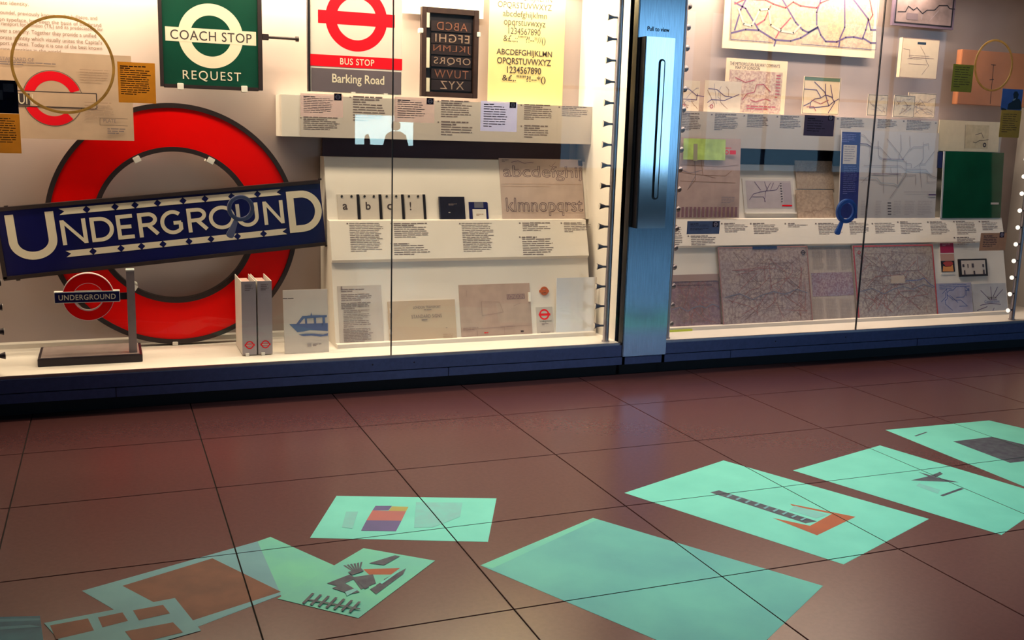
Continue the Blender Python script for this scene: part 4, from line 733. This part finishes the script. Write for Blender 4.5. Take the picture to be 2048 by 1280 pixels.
# ================================================================== FLOOR PAGES: projected light, painted as thin coloured sheets
def clip_poly(poly, x0, x1, y0, y1):
    def cut(P, f, ix):
        out = []
        for i in range(len(P)):
            a, b = P[i], P[(i+1) % len(P)]; fa, fb = f(a), f(b)
            if fa >= 0: out.append(a)
            if (fa >= 0) != (fb >= 0): t = fa/(fa-fb); out.append((a[0]+(b[0]-a[0])*t, a[1]+(b[1]-a[1])*t))
        return out
    for f in (lambda p: p[0]-x0, lambda p: x1-p[0], lambda p: p[1]-y0, lambda p: y1-p[1]):
        poly = cut(poly, f, 0)
        if len(poly) < 3: return []
    return poly
def floor_piece(name, poly, z, h, m, parent, org):
    """one projected image as a coloured sheet, cut along the tile joints"""
    vs = []; fs = []
    for i in range(I0, I1):
        for j in range(J0, J1):
            q = clip_poly(poly, i*TX+gap, (i+1)*TX-gap, -(j+1)*TY+gap, -j*TY-gap)
            if not q: continue
            k = len(vs); n = len(q); vs += [(x-org[0], y-org[1], z+h) for x, y in q]; fs.append(tuple(range(k, k+n)))
            if h > .0001: vs += [(x-org[0], y-org[1], z) for x, y in q]; fs += [(k+a, k+n+a, k+n+(a+1) % n, k+(a+1) % n) for a in range(n)]
    o = mesh(name, vs, fs, m, parent); bm = bmesh.new(); bm.from_mesh(o.data); bmesh.ops.recalc_face_normals(bm, faces=bm.faces)
    for f in bm.faces:
        if abs(f.normal.z) > .9 and f.normal.z < 0: f.normal_flip()
    bm.to_mesh(o.data); bm.free(); return o
def W2(pts): return [(lambda p: (p.x, p.y))(atZ(*q)) for q in pts]
class Page:
    def __init__(s, label, pts, m, z=.0002):
        P = W2(pts); s.org = (sum(p[0] for p in P)/len(P), sum(p[1] for p in P)/len(P)); s.z = z
        s.root = empty('projected_page', (*s.org, 0), label, 'floor image', 'projected page images on the floor'); s.k = 0
        floor_piece('page', P, z, .0003, m, s.root, s.org)
    def add(s, name, pts, m): s.k += 1; floor_piece(name, W2(pts), s.z+.0003+.00012*s.k, 0, m, s.root, s.org)
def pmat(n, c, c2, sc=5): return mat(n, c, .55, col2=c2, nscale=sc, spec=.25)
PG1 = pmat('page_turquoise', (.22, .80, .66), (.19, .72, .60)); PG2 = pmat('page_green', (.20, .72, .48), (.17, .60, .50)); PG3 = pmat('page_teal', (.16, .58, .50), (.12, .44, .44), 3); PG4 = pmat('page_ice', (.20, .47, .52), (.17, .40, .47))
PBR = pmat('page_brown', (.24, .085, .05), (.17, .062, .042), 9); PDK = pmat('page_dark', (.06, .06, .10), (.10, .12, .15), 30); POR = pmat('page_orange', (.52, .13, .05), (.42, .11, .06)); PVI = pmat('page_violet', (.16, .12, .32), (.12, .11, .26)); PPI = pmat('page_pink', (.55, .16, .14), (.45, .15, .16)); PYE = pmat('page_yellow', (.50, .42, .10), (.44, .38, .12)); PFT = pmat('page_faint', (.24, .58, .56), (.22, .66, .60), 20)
a = Page('projected turquoise page with a striped colour block, on the floor left of centre', [(673, 992), (993, 997), (976, 1084), (620, 1076)], PG1)
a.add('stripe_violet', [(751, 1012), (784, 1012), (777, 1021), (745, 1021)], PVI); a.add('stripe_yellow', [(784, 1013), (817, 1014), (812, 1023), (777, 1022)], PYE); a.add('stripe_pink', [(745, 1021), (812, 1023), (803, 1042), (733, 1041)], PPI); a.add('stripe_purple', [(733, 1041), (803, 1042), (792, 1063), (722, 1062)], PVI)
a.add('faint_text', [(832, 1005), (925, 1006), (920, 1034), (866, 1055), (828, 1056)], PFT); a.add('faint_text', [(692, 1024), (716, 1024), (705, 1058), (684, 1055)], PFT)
a = Page('largest blank projected teal page in the middle of the floor', [(961, 1131), (1186, 1036), (1646, 1172), (1466, 1345)], PG3); a.add('page_margin', [(1186, 1036), (1196, 1039), (985, 1137), (961, 1131)], PG2)
a = Page('projected turquoise page with a dark lettered bar and orange bracket on the floor', [(1249, 986), (1447, 921), (1858, 1038), (1687, 1129)], PG1); a.add('dark_bar', [(1420, 985), (1438, 981), (1634, 1043), (1611, 1047)], PDK); a.add('orange_bracket', [(1580, 1008), (1711, 1034), (1634, 1071), (1545, 1036), (1620, 1052), (1664, 1028), (1585, 1012)], POR); a.add('teal_block', [(1590, 1012), (1655, 1030), (1632, 1037), (1578, 1021)], PFT)
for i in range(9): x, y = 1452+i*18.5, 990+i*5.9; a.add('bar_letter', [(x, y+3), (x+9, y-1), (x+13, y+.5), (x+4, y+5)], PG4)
a = Page('projected turquoise page with a dark cross mark on the floor toward the right', [(1586, 941), (1760, 891), (2110, 996), (2003, 1070)], PG1); a.add('cross_mark', [(1836, 944), (1862, 951), (1880, 944), (1886, 948), (1872, 955), (1918, 965), (1822, 961), (1856, 953)], PDK); a.add('corner_mark', [(1880, 991), (1922, 976), (1928, 978), (1886, 993)], PDK); a.add('faint_text', [(1838, 967), (1880, 980), (1876, 988), (1832, 972)], PFT)
a = Page('projected turquoise page with a dark picture at the right edge of the floor', [(1771, 860), (1978, 841), (2200, 892), (2060, 978)], PG1); a.add('dark_picture', [(1906, 883), (1985, 874), (2140, 912), (2020, 926)], PDK); a.add('line_mark', [(1828, 872), (1852, 864), (1855, 865), (1832, 873)], PDK)
a = Page('projected pale page with large brown picture on the lower left floor', [(164, 1182), (515, 1083), (562, 1190), (390, 1256), (300, 1262)], PG4, .0002); a.add('brown_picture', [(245, 1172), (425, 1117), (562, 1184), (380, 1243)], PBR)
a = Page('plain projected green page tucked beside the brown picture page', [(512, 1084), (541, 1074), (684, 1138), (566, 1200)], PG2, .0001)
a = Page('projected green page with black graphic and tilted lettering on the floor', [(727, 1097), (870, 1122), (717, 1237), (555, 1198)], PG2, .0009)
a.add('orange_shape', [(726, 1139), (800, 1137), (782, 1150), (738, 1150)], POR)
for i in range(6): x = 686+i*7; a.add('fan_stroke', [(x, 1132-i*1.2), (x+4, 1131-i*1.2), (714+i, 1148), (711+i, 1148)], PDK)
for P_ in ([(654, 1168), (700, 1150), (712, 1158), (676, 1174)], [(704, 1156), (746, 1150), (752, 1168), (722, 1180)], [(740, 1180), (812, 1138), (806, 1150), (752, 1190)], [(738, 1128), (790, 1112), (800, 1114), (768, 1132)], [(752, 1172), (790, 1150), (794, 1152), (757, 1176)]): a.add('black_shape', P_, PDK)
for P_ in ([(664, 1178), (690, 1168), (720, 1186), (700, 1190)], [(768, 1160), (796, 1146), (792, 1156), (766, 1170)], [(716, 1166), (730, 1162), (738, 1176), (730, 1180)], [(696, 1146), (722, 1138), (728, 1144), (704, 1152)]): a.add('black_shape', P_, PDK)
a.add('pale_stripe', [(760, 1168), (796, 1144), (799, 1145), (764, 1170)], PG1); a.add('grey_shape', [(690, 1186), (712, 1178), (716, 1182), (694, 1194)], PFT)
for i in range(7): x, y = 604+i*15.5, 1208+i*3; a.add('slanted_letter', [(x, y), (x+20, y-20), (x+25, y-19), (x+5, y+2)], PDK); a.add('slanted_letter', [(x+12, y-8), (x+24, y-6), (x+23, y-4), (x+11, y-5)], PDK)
a = Page('projected pale page of small brown pictures in a grid at lower left', [(88, 1247), (350, 1197), (402, 1262), (160, 1330)], PG4, .0012)
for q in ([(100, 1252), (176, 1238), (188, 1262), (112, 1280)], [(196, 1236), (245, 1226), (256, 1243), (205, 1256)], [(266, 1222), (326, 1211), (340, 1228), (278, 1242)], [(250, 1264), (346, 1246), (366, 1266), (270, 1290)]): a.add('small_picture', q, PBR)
a = Page('dark blue blurred projected page at the bottom left corner of the floor', [(-60, 1236), (80, 1232), (88, 1290), (-40, 1310)], pmat('page_deep_blue', (.05, .20, .28), (.03, .10, .17), 9), .0002)
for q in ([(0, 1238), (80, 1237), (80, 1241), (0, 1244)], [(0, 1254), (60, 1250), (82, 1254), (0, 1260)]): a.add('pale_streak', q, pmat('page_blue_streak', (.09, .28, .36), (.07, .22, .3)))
